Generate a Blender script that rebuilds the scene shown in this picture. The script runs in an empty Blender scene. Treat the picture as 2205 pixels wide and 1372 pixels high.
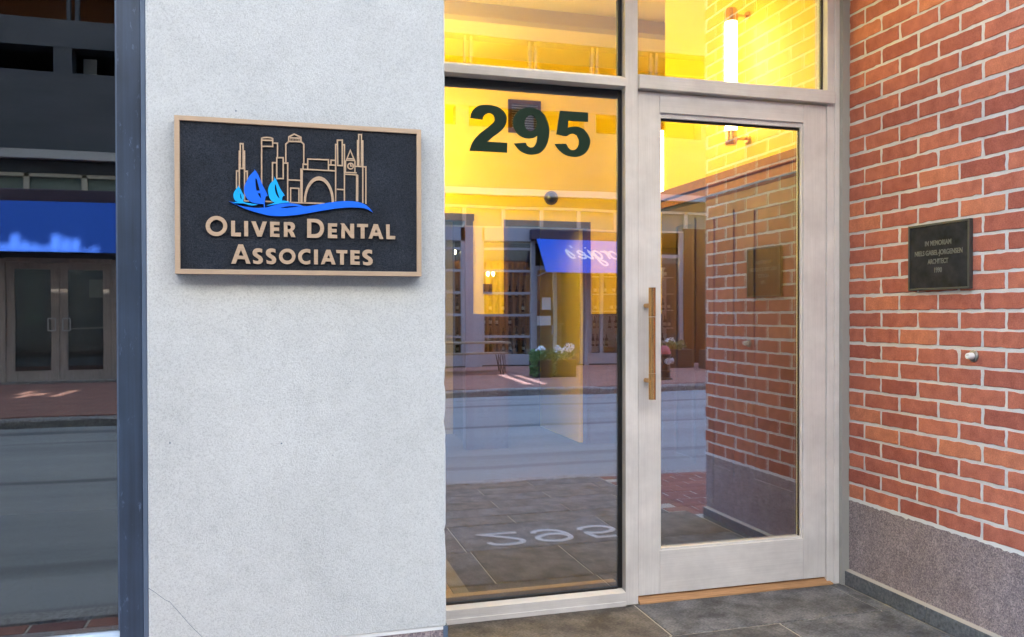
import bpy, bmesh, math, random
from mathutils import Vector, Matrix
from mathutils.geometry import tessellate_polygon
random.seed(7)
S = bpy.context.scene
COL = S.collection

# ------------------------------------------------------------------ camera
cd = bpy.data.cameras.new('camera')
cam = bpy.data.objects.new('camera', cd)
COL.objects.link(cam)
cd.sensor_fit = 'HORIZONTAL'
cd.sensor_width = 36.0
cd.lens = 29.044
cd.shift_y = 0.0043
cd.clip_start = 0.05
cd.clip_end = 400
_y, _p, _r = math.radians(15.8208), math.radians(0.4902), math.radians(0.1198)
_f = Vector((math.sin(_y) * math.cos(_p), math.cos(_y) * math.cos(_p), -math.sin(_p)))
_x = Vector((math.cos(_y), -math.sin(_y), 0))
_d = _f.cross(_x)
if _d.z > 0:
    _d = -_d
_rx = _x * math.cos(_r) + _d * math.sin(_r)
_dn = -_x * math.sin(_r) + _d * math.cos(_r)
_m = Matrix((_rx, -_dn, -_f)).transposed().to_4x4()
_m.translation = Vector((0, 0, 1.176))
cam.matrix_world = _m
S.camera = cam

# ------------------------------------------------------------------ daylight
SUN_EL, SUN_DX = math.radians(42), -0.06          # the sun stands behind the building, its light runs toward -Y
W = bpy.data.worlds.new('World')
S.world = W
W.use_nodes = True
nt = W.node_tree
bg = nt.nodes['Background']
sky = nt.nodes.new('ShaderNodeTexSky')
sky.sky_type = 'NISHITA'
sky.sun_disc = False
sky.sun_elevation = SUN_EL
sky.sun_rotation = math.atan2(SUN_DX, 1)
sky.air_density = 1.0
sky.dust_density = 1.5
sky.ozone_density = 1.0
nt.links.new(sky.outputs[0], bg.inputs[0])
bg.inputs[1].default_value = 0.15
sl = bpy.data.lights.new('sun', 'SUN')
sl.energy = 4.0
sl.angle = math.radians(0.5)
sl.color = (1, 0.95, 0.87)
sun = bpy.data.objects.new('sun', sl)
COL.objects.link(sun)
sd = Vector((SUN_DX * math.cos(SUN_EL), math.cos(SUN_EL), math.sin(SUN_EL)))
sun.rotation_euler = sd.to_track_quat('Z', 'Y').to_euler()
sun.location = (0, 20, 30)

S.render.engine = 'CYCLES'
S.view_settings.view_transform = 'Standard'
S.view_settings.look = 'None'
S.view_settings.gamma = 1
S.view_settings.use_curve_mapping = False
S.view_settings.exposure = 3.68
S.cycles.max_bounces = 10
S.cycles.diffuse_bounces = 4
S.cycles.glossy_bounces = 4
S.cycles.transparent_max_bounces = 16
S.cycles.sample_clamp_indirect = 6
S.cycles.caustics_reflective = False
S.cycles.caustics_refractive = False
S.cycles.use_denoising = True

# ------------------------------------------------------------------ materials
def mat(name, col, rough=0.6, metal=0.0, spec=0.5, coat=0):
    m = bpy.data.materials.new(name)
    m.use_nodes = True
    b = m.node_tree.nodes['Principled BSDF']
    b.inputs['Base Color'].default_value = (*col, 1)
    b.inputs['Roughness'].default_value = rough
    b.inputs['Metallic'].default_value = metal
    b.inputs['Specular IOR Level'].default_value = spec
    m['c'] = 1
    return m

def N(m, t, **k):
    n = m.node_tree.nodes.new(t)
    for a, v in k.items():
        setattr(n, a, v)
    return n

def L(m, a, b):
    m.node_tree.links.new(a, b)

def coords(m, scale=(1, 1, 1), world=False, rand=False):
    mp = N(m, 'ShaderNodeMapping')
    mp.inputs['Scale'].default_value = scale
    if world:
        g = N(m, 'ShaderNodeNewGeometry')
        L(m, g.outputs['Position'], mp.inputs['Vector'])
    else:
        t = N(m, 'ShaderNodeTexCoord')
        if rand:
            oi = N(m, 'ShaderNodeObjectInfo')
            add = N(m, 'ShaderNodeVectorMath', operation='MULTIPLY_ADD')
            add.inputs[1].default_value = (37, 53, 71)
            L(m, oi.outputs['Random'], add.inputs[0])
            L(m, t.outputs['Object'], add.inputs[2])
            L(m, add.outputs[0], mp.inputs['Vector'])
        else:
            L(m, t.outputs['Object'], mp.inputs['Vector'])
    return mp.outputs[0]

def noise(m, vec, scale, detail=4, rough=0.6):
    n = N(m, 'ShaderNodeTexNoise')
    n.inputs['Scale'].default_value = scale
    n.inputs['Detail'].default_value = detail
    n.inputs['Roughness'].default_value = rough
    L(m, vec, n.inputs['Vector'])
    return n.outputs['Fac']

def ramp(m, fac, stops):
    r = N(m, 'ShaderNodeValToRGB')
    e = r.color_ramp.elements
    while len(e) < len(stops):
        e.new(0.5)
    for i, (p, c) in enumerate(stops):
        e[i].position = p
        e[i].color = (*c, 1) if len(c) == 3 else c
    L(m, fac, r.inputs[0])
    return r.outputs[0]

def mix(m, a, b, fac, mode='MIX'):
    x = N(m, 'ShaderNodeMix', data_type='RGBA', blend_type=mode)
    if isinstance(fac, (int, float)):
        x.inputs[0].default_value = fac
    else:
        L(m, fac, x.inputs[0])
    for v, i in ((a, 6), (b, 7)):
        if isinstance(v, tuple):
            x.inputs[i].default_value = (*v, 1)
        else:
            L(m, v, x.inputs[i])
    return x.outputs[2]

def setcol(m, c):
    L(m, c, m.node_tree.nodes['Principled BSDF'].inputs['Base Color'])

def setrough(m, fac, lo, hi):
    r = N(m, 'ShaderNodeMapRange')
    r.inputs[3].default_value = lo
    r.inputs[4].default_value = hi
    L(m, fac, r.inputs[0])
    L(m, r.outputs[0], m.node_tree.nodes['Principled BSDF'].inputs['Roughness'])

def bump(m, h, strength=0.3, dist=0.002):
    b = N(m, 'ShaderNodeBump')
    b.inputs['Strength'].default_value = strength
    b.inputs['Distance'].default_value = dist
    L(m, h, b.inputs['Height'])
    L(m, b.outputs[0], m.node_tree.nodes['Principled BSDF'].inputs['Normal'])

def g3(v):
    return (v, v, v)

M = {}
# rendered concrete of the pillar
m = M['concrete'] = mat('pale_concrete', (.5, .49, .47), .85, spec=.25)
v = coords(m, world=True)
fine = noise(m, v, 330, 3, .8)
big = noise(m, v, 3.2, 5, .6)
mid = noise(m, v, 26, 4, .6)
c = ramp(m, big, [(.3, (.475, .49, .472)), (.7, (.53, .545, .525))])
c = mix(m, c, ramp(m, mid, [(.3, g3(.88)), (.62, g3(1.04))]), .4, 'MULTIPLY')
stain = noise(m, coords(m, (1.5, 1, .9), world=True), 4.3, 6, .7)
c = mix(m, c, ramp(m, stain, [(.54, g3(1)), (.74, (.89, .89, .89))]), .5, 'MULTIPLY')
c = mix(m, c, ramp(m, fine, [(.34, g3(.7)), (.5, g3(1.0)), (.7, g3(1.12))]), .85, 'MULTIPLY')
setcol(m, c)
bump(m, fine, .55, .0022)

def speckle(name, cols, scale, rough, world=True, bs=.15):
    m = mat(name, cols[0], rough)
    v = coords(m, world=world)
    vo = N(m, 'ShaderNodeTexVoronoi')
    vo.inputs['Scale'].default_value = scale
    L(m, v, vo.inputs['Vector'])
    sp = N(m, 'ShaderNodeSeparateColor')
    L(m, vo.outputs['Color'], sp.inputs[0])
    k = len(cols)
    c = ramp(m, sp.outputs[0], [((i + .3) / k, cc) for i, cc in enumerate(cols)])
    n = noise(m, v, scale * .12, 4)
    c = mix(m, c, ramp(m, n, [(.3, g3(.7)), (.7, g3(1.2))]), .6, 'MULTIPLY')
    c = mix(m, c, ramp(m, noise(m, v, 7, 5, .7), [(.3, (.78, .74, .76)), (.7, (1.2, 1.18, 1.2))]), .8, 'MULTIPLY')
    setcol(m, c)
    bump(m, noise(m, v, scale, 3), bs, .001)
    return m
M['granite'] = speckle('pink_grey_granite', [(.145, .125, .136), (.24, .21, .222), (.295, .25, .252), (.43, .37, .35), (.22, .193, .207)], 260, .45)

m = M['slate'] = mat('dark_slate', (.1, .1, .1), .6, 0, .2)
v = coords(m, (1, 1, 1), rand=True)
n1 = noise(m, v, 9, 6, .65)
n2 = noise(m, coords(m, (60, 160, 60), rand=True), 1.6, 4, .6)
oi = N(m, 'ShaderNodeObjectInfo')
base = ramp(m, oi.outputs['Random'], [(0, (.105, .09, .075)), (.5, (.125, .118, .11)), (1, (.118, .12, .122))])
c = mix(m, base, ramp(m, n1, [(.36, g3(.5)), (.64, g3(1.6))]), .9, 'MULTIPLY')
c = mix(m, c, ramp(m, n2, [(.36, g3(.5)), (.64, g3(1.6))]), .7, 'MULTIPLY')
setcol(m, c)
setrough(m, n1, .5, .75)
bump(m, n2, .35, .002)

m = M['skirting'] = mat('blue_grey_slate_skirting', (.1, .11, .12), .5)
v = coords(m, rand=True)
n1 = noise(m, v, 70, 5, .7)
c = ramp(m, n1, [(.3, (.045, .052, .062)), (.7, (.17, .19, .205))])
setcol(m, c)
bump(m, n1, .3, .002)

m = M['brick'] = mat('red_brick', (.3, .09, .05), .85, spec=.2)
oi = N(m, 'ShaderNodeObjectInfo')
base = ramp(m, oi.outputs['Random'], [(0, (.36, .112, .082)), (.2, (.42, .138, .097)), (.6, (.475, .162, .108)), (.88, (.52, .182, .115)), (1, (.575, .22, .122))])
v = coords(m, rand=True)
n1 = noise(m, v, 22, 5, .6)
n2 = noise(m, v, 260, 3, .7)
c = mix(m, base, ramp(m, n1, [(.3, (.76, .72, .73)), (.7, (1.18, 1.2, 1.18))]), .8, 'MULTIPLY')
c = mix(m, c, ramp(m, n2, [(.32, g3(.62)), (.7, g3(1.2))]), .7, 'MULTIPLY')
setcol(m, c)
bump(m, n2, .4, .0012)

m = M['mortar'] = mat('grey_mortar', (.48, .47, .45), .95, spec=.1)
v = coords(m, world=True)
n2 = noise(m, v, 300, 3, .7)
c = mix(m, ramp(m, noise(m, v, 12, 4), [(.3, (.56, .565, .56)), (.7, (.66, .665, .655))]), ramp(m, n2, [(.35, g3(.85)), (.65, g3(1.08))]), .7, 'MULTIPLY')
setcol(m, c)
bump(m, n2, .5, .0015)
M['joint'] = mat('pale_tile_joint', (.40, .37, .31), .9)
M['whitejoint'] = mat('white_bedding_joint', (.66, .68, .68), .9)
M['sealant'] = mat('grey_sealant', (.34, .35, .33), .7)
M['backer'] = mat('dark_sealant', (.14, .17, .2), .6)

def brushed(name, col, rough, dirs, amt=.12, spec=.4, metal=0, blotch=.25):
    m = mat(name, col, rough, metal, spec)
    n = noise(m, coords(m, dirs, world=True), 1, 3)
    b = noise(m, coords(m, world=True), 7, 5)
    c = mix(m, col, ramp(m, n, [(.3, g3(1 - amt)), (.7, g3(1 + amt))]), 1, 'MULTIPLY')
    c = mix(m, c, ramp(m, b, [(.3, g3(1 - blotch)), (.7, g3(1 + blotch * .4))]), .6, 'MULTIPLY')
    setcol(m, c)
    setrough(m, b, rough * .8, rough * 1.25)
    bump(m, n, .08, .001)
    return m
M['wood_v'] = brushed('off_white_painted_timber', (.72, .71, .69), .45, (240, 240, 5), .05)
M['wood_h'] = brushed('off_white_painted_rail', (.72, .71, .69), .45, (5, 240, 240), .05)
M['oak'] = brushed('bare_oak', (.42, .235, .11), .5, (8, 250, 250), .25)
m = M['blue'] = brushed('weathered_blue_paint', (.022, .040, .070), .42, (90, 90, 2.5), .25, .6, 0, .5)
v = coords(m, (1, 1, .35), world=True)
n = noise(m, v, 55, 6, .75)
old = m.node_tree.nodes['Principled BSDF'].inputs['Base Color'].links[0].from_socket
setcol(m, mix(m, old, (.10, .15, .23), ramp(m, n, [(.60, g3(0)), (.74, g3(1))]), 'MIX'))
M['bluelight'] = brushed('blue_grey_trim', (.09, .125, .18), .4, (90, 90, 3), .12)
M['alu'] = brushed('brushed_aluminium', (.42, .41, .39), .35, (200, 200, 3), .1, .5, .7)
M['sillmetal'] = brushed('pale_metal_sill', (.5, .56, .6), .3, (4, 200, 200), .3, .5, .4)
M['black'] = mat('black_rubber', (.012, .012, .013), .5)
m = M['bronze'] = mat('bronze_face', (.50, .36, .235), .42, .35, .5)
n = noise(m, coords(m, (6, 200, 200), world=True), 3, 3)
setcol(m, ramp(m, n, [(.3, (.46, .33, .21)), (.7, (.56, .41, .275))]))
M['bronze_edge'] = mat('dark_bronze_edge', (.055, .045, .04), .5, .3)
m = M['brass'] = mat('satin_brass', (.76, .45, .18), .23, .9)
m = M['leather'] = mat('black_leathergrain', (.013, .017, .024), .5, 0, .16)
v = coords(m, world=True)
vo = N(m, 'ShaderNodeTexVoronoi', feature='DISTANCE_TO_EDGE')
vo.inputs['Scale'].default_value = 260
w = N(m, 'ShaderNodeVectorMath', operation='MULTIPLY_ADD')
nn = N(m, 'ShaderNodeTexNoise')
nn.inputs['Scale'].default_value = 120
L(m, v, nn.inputs['Vector'])
w.inputs[1].default_value = (.012, .012, .012)
L(m, nn.outputs['Color'], w.inputs[0])
L(m, v, w.inputs[2])
L(m, w.outputs[0], vo.inputs['Vector'])
bump(m, noise(m, w.outputs[0], 330, 4, .7), .9, .003)
setcol(m, mix(m, ramp(m, noise(m, w.outputs[0], 300, 4, .8), [(.42, (.006, .0085, .0135)), (.7, (.036, .043, .054))]), ramp(m, noise(m, v, 14, 5), [(.3, g3(.6)), (.72, g3(1.3))]), .9, 'MULTIPLY'))
M['navyblue'] = mat('strong_blue_paint', (.003, .125, .72), .4)
M['skyblue'] = mat('light_blue_paint', (.0, .36, .82), .4)
M['green'] = mat('dark_green_vinyl', (.006, .03, .016), .5, 0, .25)
m = M['plaque'] = mat('dark_bronze_plate', (.022, .021, .022), .6, 0, .12)
n = noise(m, coords(m, world=True), 200, 4)
bump(m, n, .3, .001)
setcol(m, ramp(m, noise(m, coords(m, world=True), 16, 4), [(.3, (.010, .011, .013)), (.75, (.034, .037, .045))]))
M['plaque_edge'] = mat('worn_plaque_border', (.075, .08, .075), .45, .5)
M['plaque_text'] = mat('worn_plaque_lettering', (.115, .13, .14), .5, .4)
M['steel'] = mat('dull_steel', (.3, .29, .26), .38, .9)
M['dullwhite'] = mat('worn_white_inlay', (.5, .51, .52), .7)
M['white'] = mat('white_rubber', (.72, .73, .72), .5)
M['yellow'] = mat('yellow_paint', (.86, .645, .018), .55)
m = M['cream'] = mat('cream_paint', (.82, .66, .26), .6)
M['tan'] = mat('tan_paint', (.46, .36, .2), .6)
M['brownwood'] = brushed('red_brown_wood', (.06, .019, .008), .45, (40, 40, 4), .25)
M['darkwood'] = brushed('dark_brown_wood', (.075, .035, .022), .4, (60, 60, 4), .3)
M['dark'] = mat('dark_room_paint', (.02, .02, .022), .8)
M['darkbrown'] = mat('dark_brown_paint', (.03, .02, .016), .7)
M['lobbyfloor'] = mat('dark_doormat', (.05, .035, .03), .9)
M['tanfloor'] = mat('warm_tile', (.42, .25, .11), .5)
M['stripfloor'] = mat('brown_metal_strip', (.16, .12, .07), .5)

m = M['asphalt'] = mat('bleached_asphalt', (.2, .2, .2), .8)
v = coords(m, world=True)
n1 = noise(m, coords(m, (.12, 1.4, 1), world=True), 1.1, 5, .6)
n2 = noise(m, v, 140, 3, .7)
n3 = noise(m, coords(m, (.05, 2.4, 1), world=True), 1.0, 2, .5)
c = ramp(m, n1, [(.3, (.19, .195, .2)), (.7, (.285, .285, .285))])
c = mix(m, c, ramp(m, n3, [(.34, g3(.42)), (.44, g3(1))]), .9, 'MULTIPLY')
c = mix(m, c, ramp(m, n2, [(.35, g3(.6)), (.65, g3(1.25))]), .8, 'MULTIPLY')
setcol(m, c)
bump(m, n2, .6, .004)
M['kerb'] = speckle('grey_granite_kerb', [(.16, .15, .14), (.26, .25, .235), (.33, .31, .29), (.22, .2, .185)], 90, .8)

def brickpave(name, sx, sy, c1, c2, cm, mort=.012, vert=None):
    m = mat(name, c1, .85)
    v = coords(m, world=True)
    if vert:
        sp = N(m, 'ShaderNodeSeparateXYZ')
        cb = N(m, 'ShaderNodeCombineXYZ')
        L(m, v, sp.inputs[0])
        L(m, sp.outputs[vert[0]], cb.inputs[0])
        L(m, sp.outputs[vert[1]], cb.inputs[1])
        v = cb.outputs[0]
    b = N(m, 'ShaderNodeTexBrick')
    b.inputs['Color1'].default_value = (*c1, 1)
    b.inputs['Color2'].default_value = (*c2, 1)
    b.inputs['Mortar'].default_value = (*cm, 1)
    b.inputs['Scale'].default_value = 1
    b.inputs['Mortar Size'].default_value = mort * .5
    b.inputs['Brick Width'].default_value = sx
    b.inputs['Row Height'].default_value = sy
    L(m, v, b.inputs['Vector'])
    n = noise(m, coords(m, world=True), 3, 5)
    setcol(m, mix(m, b.outputs[0], ramp(m, n, [(.3, g3(.75)), (.7, g3(1.2))]), .7, 'MULTIPLY'))
    return m
M['pave_brick'] = brickpave('brick_paving', .2, .1, (.23, .09, .065), (.29, .12, .09), (.24, .22, .2))
M['wall_brick'] = brickpave('distant_brickwork', .203, .0677, (.27, .08, .05), (.33, .1, .06), (.5, .49, .47), .012, (0, 2))
m = M['paver'] = mat('brick_paver', (.25, .1, .07), .85)
oi = N(m, 'ShaderNodeObjectInfo')
base = ramp(m, oi.outputs['Random'], [(0, (.16, .055, .05)), (.5, (.23, .08, .06)), (1, (.3, .115, .075))])
setcol(m, mix(m, base, ramp(m, noise(m, coords(m, rand=True), 30, 5), [(.3, g3(.7)), (.7, g3(1.25))]), .8, 'MULTIPLY'))

def glass(name, r0, tint, refl, wav=.03):
    m = bpy.data.materials.new(name)
    m.use_nodes = True
    t = m.node_tree
    for n in list(t.nodes):
        if n.type != 'OUTPUT_MATERIAL':
            t.nodes.remove(n)
    out = [n for n in t.nodes if n.type == 'OUTPUT_MATERIAL'][0]
    tr = N(m, 'ShaderNodeBsdfTransparent')
    tr.inputs[0].default_value = (*tint, 1)
    gl = N(m, 'ShaderNodeBsdfGlossy')
    gl.inputs['Color'].default_value = (*refl, 1)
    gl.inputs['Roughness'].default_value = 0.0
    lw = N(m, 'ShaderNodeLayerWeight')
    lw.inputs[0].default_value = .5
    pw = N(m, 'ShaderNodeMath', operation='POWER')
    pw.inputs[1].default_value = 5
    L(m, lw.outputs['Facing'], pw.inputs[0])
    ma = N(m, 'ShaderNodeMath', operation='MULTIPLY_ADD')
    ma.inputs[1].default_value = 1 - r0
    ma.inputs[2].default_value = r0
    L(m, pw.outputs[0], ma.inputs[0])
    mx = N(m, 'ShaderNodeMixShader')
    L(m, ma.outputs[0], mx.inputs[0])
    L(m, tr.outputs[0], mx.inputs[1])
    L(m, gl.outputs[0], mx.inputs[2])
    L(m, mx.outputs[0], out.inputs[0])
    b = N(m, 'ShaderNodeBump')
    b.inputs['Strength'].default_value = wav
    b.inputs['Distance'].default_value = .01
    L(m, noise(m, coords(m, world=True), 2.2, 1), b.inputs['Height'])
    L(m, b.outputs[0], gl.inputs['Normal'])
    return m
M['glass'] = glass('coated_entrance_glass', .325, (.97, .97, .97), (.66, .80, 1.0))
M['darkglass'] = glass('dark_shop_glass', .14, (.7, .75, .75), (.95, 1, 1.0))
M['farglass'] = glass('far_shop_glass', .10, (.85, .88, .88), (1, 1, 1), .0)

def emit(name, col, s):
    m = bpy.data.materials.new(name)
    m.use_nodes = True
    t = m.node_tree
    b = t.nodes['Principled BSDF']
    b.inputs['Base Color'].default_value = (.9, .88, .85, 1)
    b.inputs['Emission Color'].default_value = (*col, 1)
    b.inputs['Emission Strength'].default_value = s
    return m
M['tube'] = emit('lit_frosted_tube', (1, .86, .46), 3.0)
M['fill_tube'] = emit('bright_fill_tube', (1, .88, .40), 7.0)  # stronger glow for the added, unseen lobby lamps only
M['lamp'] = emit('lit_downlight_lens', (1, .80, .54), 27)
M['pendant'] = emit('lit_pendant_bulb', (1, .6, .2), 14)
M['shoplight'] = emit('lit_shop_ceiling_lamp', (1, .74, .44), 34)

# ------------------------------------------------------------------ mesh helpers
class MB:
    def __init__(s):
        s.v, s.f = [], []
    def add(s, vs, fs):
        o = len(s.v)
        s.v += [tuple(p) for p in vs]
        s.f += [tuple(i + o for i in q) for q in fs]
        return s
    def box(s, x0, x1, y0, y1, z0, z1):
        return s.add([(x0, y0, z0), (x1, y0, z0), (x1, y1, z0), (x0, y1, z0), (x0, y0, z1), (x1, y0, z1), (x1, y1, z1), (x0, y1, z1)],
                     [(0, 3, 2, 1), (4, 5, 6, 7), (0, 1, 5, 4), (1, 2, 6, 5), (2, 3, 7, 6), (3, 0, 4, 7)])
    def cyl(s, p0, p1, r0, r1=None, n=16, cap=True):
        r1 = r0 if r1 is None else r1
        p0, p1 = Vector(p0), Vector(p1)
        a = (p1 - p0).normalized()
        u = a.orthogonal().normalized()
        w = a.cross(u)
        vs = []
        for p, r in ((p0, r0), (p1, r1)):
            for i in range(n):
                t = 2 * math.pi * i / n
                vs.append(p + (u * math.cos(t) + w * math.sin(t)) * r)
        fs = [(i, (i + 1) % n, n + (i + 1) % n, n + i) for i in range(n)]
        if cap:
            fs += [tuple(range(n - 1, -1, -1)), tuple(range(n, 2 * n))]
        return s.add(vs, fs)
    def lathe(s, base, axis, prof, n=24):
        base, a = Vector(base), Vector(axis).normalized()
        u = a.orthogonal().normalized()
        w = a.cross(u)
        vs, k = [], len(prof)
        for d, r in prof:
            for i in range(n):
                t = 2 * math.pi * i / n
                vs.append(base + a * d + (u * math.cos(t) + w * math.sin(t)) * r)
        fs = []
        for j in range(k - 1):
            for i in range(n):
                fs.append((j * n + i, j * n + (i + 1) % n, (j + 1) * n + (i + 1) % n, (j + 1) * n + i))
        fs += [tuple(range(n - 1, -1, -1)), tuple(range((k - 1) * n, k * n))]
        return s.add(vs, fs)
    def prism(s, loops, put, d0, d1):
        """loops: outer then holes, 2D; put(a, b, d) -> 3D; front at d0, back at d1"""
        tri = tessellate_polygon([[Vector((a, b, 0)) for a, b in l] for l in loops])
        flat = [p for l in loops for p in l]
        n = len(flat)
        vs = [put(a, b, d0) for a, b in flat] + [put(a, b, d1) for a, b in flat]
        fs = [tuple(t) for t in tri]
        o = 0
        for l in loops:
            k = len(l)
            for i in range(k):
                j = (i + 1) % k
                fs.append((o + i, o + j, n + o + j, n + o + i))
            o += k
        return s.add(vs, fs)
    def ribbon(s, pts, w, put, d0, d1):
        closed = len(pts) > 2 and math.dist(pts[0], pts[-1]) < 1e-6
        if closed:
            pts = pts[:-1]
        n = len(pts)
        lo, ro = [], []
        for i in range(n):
            a = Vector(pts[i - 1] if (i or closed) else pts[i])
            b = Vector(pts[i])
            c = Vector(pts[(i + 1) % n] if (i < n - 1 or closed) else pts[i])
            d1_ = (b - a).normalized() if (b - a).length > 1e-9 else None
            d2_ = (c - b).normalized() if (c - b).length > 1e-9 else None
            if d1_ is None:
                d1_ = d2_
            if d2_ is None:
                d2_ = d1_
            n1 = Vector((-d1_.y, d1_.x))
            n2 = Vector((-d2_.y, d2_.x))
            mm = n1 + n2
            if mm.length < .2:
                mm = n1.copy()
            mm.normalize()
            k = w / 2 / max(.45, mm.dot(n1))
            lo.append(b + mm * k)
            ro.append(b - mm * k)
        vs = []
        for i in range(n):
            for p, d in ((lo[i], d0), (ro[i], d0), (ro[i], d1), (lo[i], d1)):
                vs.append(put(p[0], p[1], d))
        fs = []
        for i in range(n if closed else n - 1):
            j = (i + 1) % n
            for q in range(3):
                if q == 0:
                    fs.append((i * 4, j * 4, j * 4 + 1, i * 4 + 1))
                elif q == 1:
                    fs.append((i * 4 + 1, j * 4 + 1, j * 4 + 2, i * 4 + 2))
                else:
                    fs.append((i * 4 + 3, i * 4, j * 4, j * 4 + 3)[::-1])
        if not closed:
            fs += [(0, 1, 2, 3), ((n - 1) * 4 + 3, (n - 1) * 4 + 2, (n - 1) * 4 + 1, (n - 1) * 4)]
        return s.add(vs, fs)
    def mesh(s, name, m=None):
        me = bpy.data.meshes.new(name)
        me.from_pydata(s.v, [], s.f)
        bm = bmesh.new()
        bm.from_mesh(me)
        bmesh.ops.recalc_face_normals(bm, faces=bm.faces)
        bm.to_mesh(me)
        bm.free()
        if m is not None:
            me.materials.append(m)
        return me

def link(name, me, parent=None, loc=None):
    o = bpy.data.objects.new(name, me)
    COL.objects.link(o)
    if parent is not None:
        o.parent = parent
        if parent.type == 'EMPTY':
            o.matrix_parent_inverse = Matrix.Translation(-parent.location)
    if loc is not None:
        o.location = loc
    return o

def part(name, mb, m, parent=None, bev=0, smooth=False):
    o = link(name, mb.mesh(name, M[m] if isinstance(m, str) else m), parent)
    if bev:
        b = o.modifiers.new('edge', 'BEVEL')
        b.width = bev
        b.segments = 2
        b.limit_method = 'ANGLE'
    if smooth:
        for p in o.data.polygons:
            p.use_smooth = True
        o.data.set_sharp_from_angle(angle=math.radians(40))
    return o

def thing(name, label, cat, loc=(0, 0, 0), group=None):
    """an Empty at the thing's base that parents its parts; their meshes are laid out in metres from the street's origin"""
    o = bpy.data.objects.new(name, None)
    COL.objects.link(o)
    o.location = loc
    o['label'], o['category'] = label, cat
    if group:
        o['group'] = group
    return o

def tag(o, label, cat, group=None):
    o['label'], o['category'] = label, cat
    if group:
        o['group'] = group
    return o

def struct(name, mb=None, m=None):
    if mb is None:
        o = bpy.data.objects.new(name, None)
        COL.objects.link(o)
    else:
        o = part(name, mb, m)
    o['kind'] = 'structure'
    return o

def smooth_loop(pts, corner=38, sub=3):
    n = len(pts)
    P = [Vector(p) for p in pts]
    sharp = []
    for i in range(n):
        a, b, c = P[i - 1], P[i], P[(i + 1) % n]
        d1, d2 = b - a, c - b
        sharp.append(d1.length < 1e-6 or d2.length < 1e-6 or math.degrees(d1.angle(d2)) > corner)
    out = []
    for i in range(n):
        p0, p1, p2, p3 = P[i - 1], P[i], P[(i + 1) % n], P[(i + 2) % n]
        out.append(tuple(p1))
        if sharp[i] and sharp[(i + 1) % n]:
            continue
        t1 = (p2 - p1) if sharp[i] else (p2 - p0) * .5
        t2 = (p2 - p1) if sharp[(i + 1) % n] else (p3 - p1) * .5
        L0 = (p2 - p1).length
        for t in (t1, t2):
            if t.length > L0 * 1.3:
                t.length = L0 * 1.3
        for k in range(1, sub):
            u = k / sub
            h = (2 * u**3 - 3 * u**2 + 1) * p1 + (u**3 - 2 * u**2 + u) * t1 + (-2 * u**3 + 3 * u**2) * p2 + (u**3 - u**2) * t2
            out.append(tuple(h))
    return out

def copy_tree(o, loc, label=None):
    c = o.copy()
    COL.objects.link(c)
    c.location = loc
    if label:
        c['label'] = label
    for ch in o.children:
        d = ch.copy()
        COL.objects.link(d)
        d.parent = c
        for g in ch.children:
            e = g.copy()
            COL.objects.link(e)
            e.parent = d
    return c

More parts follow.
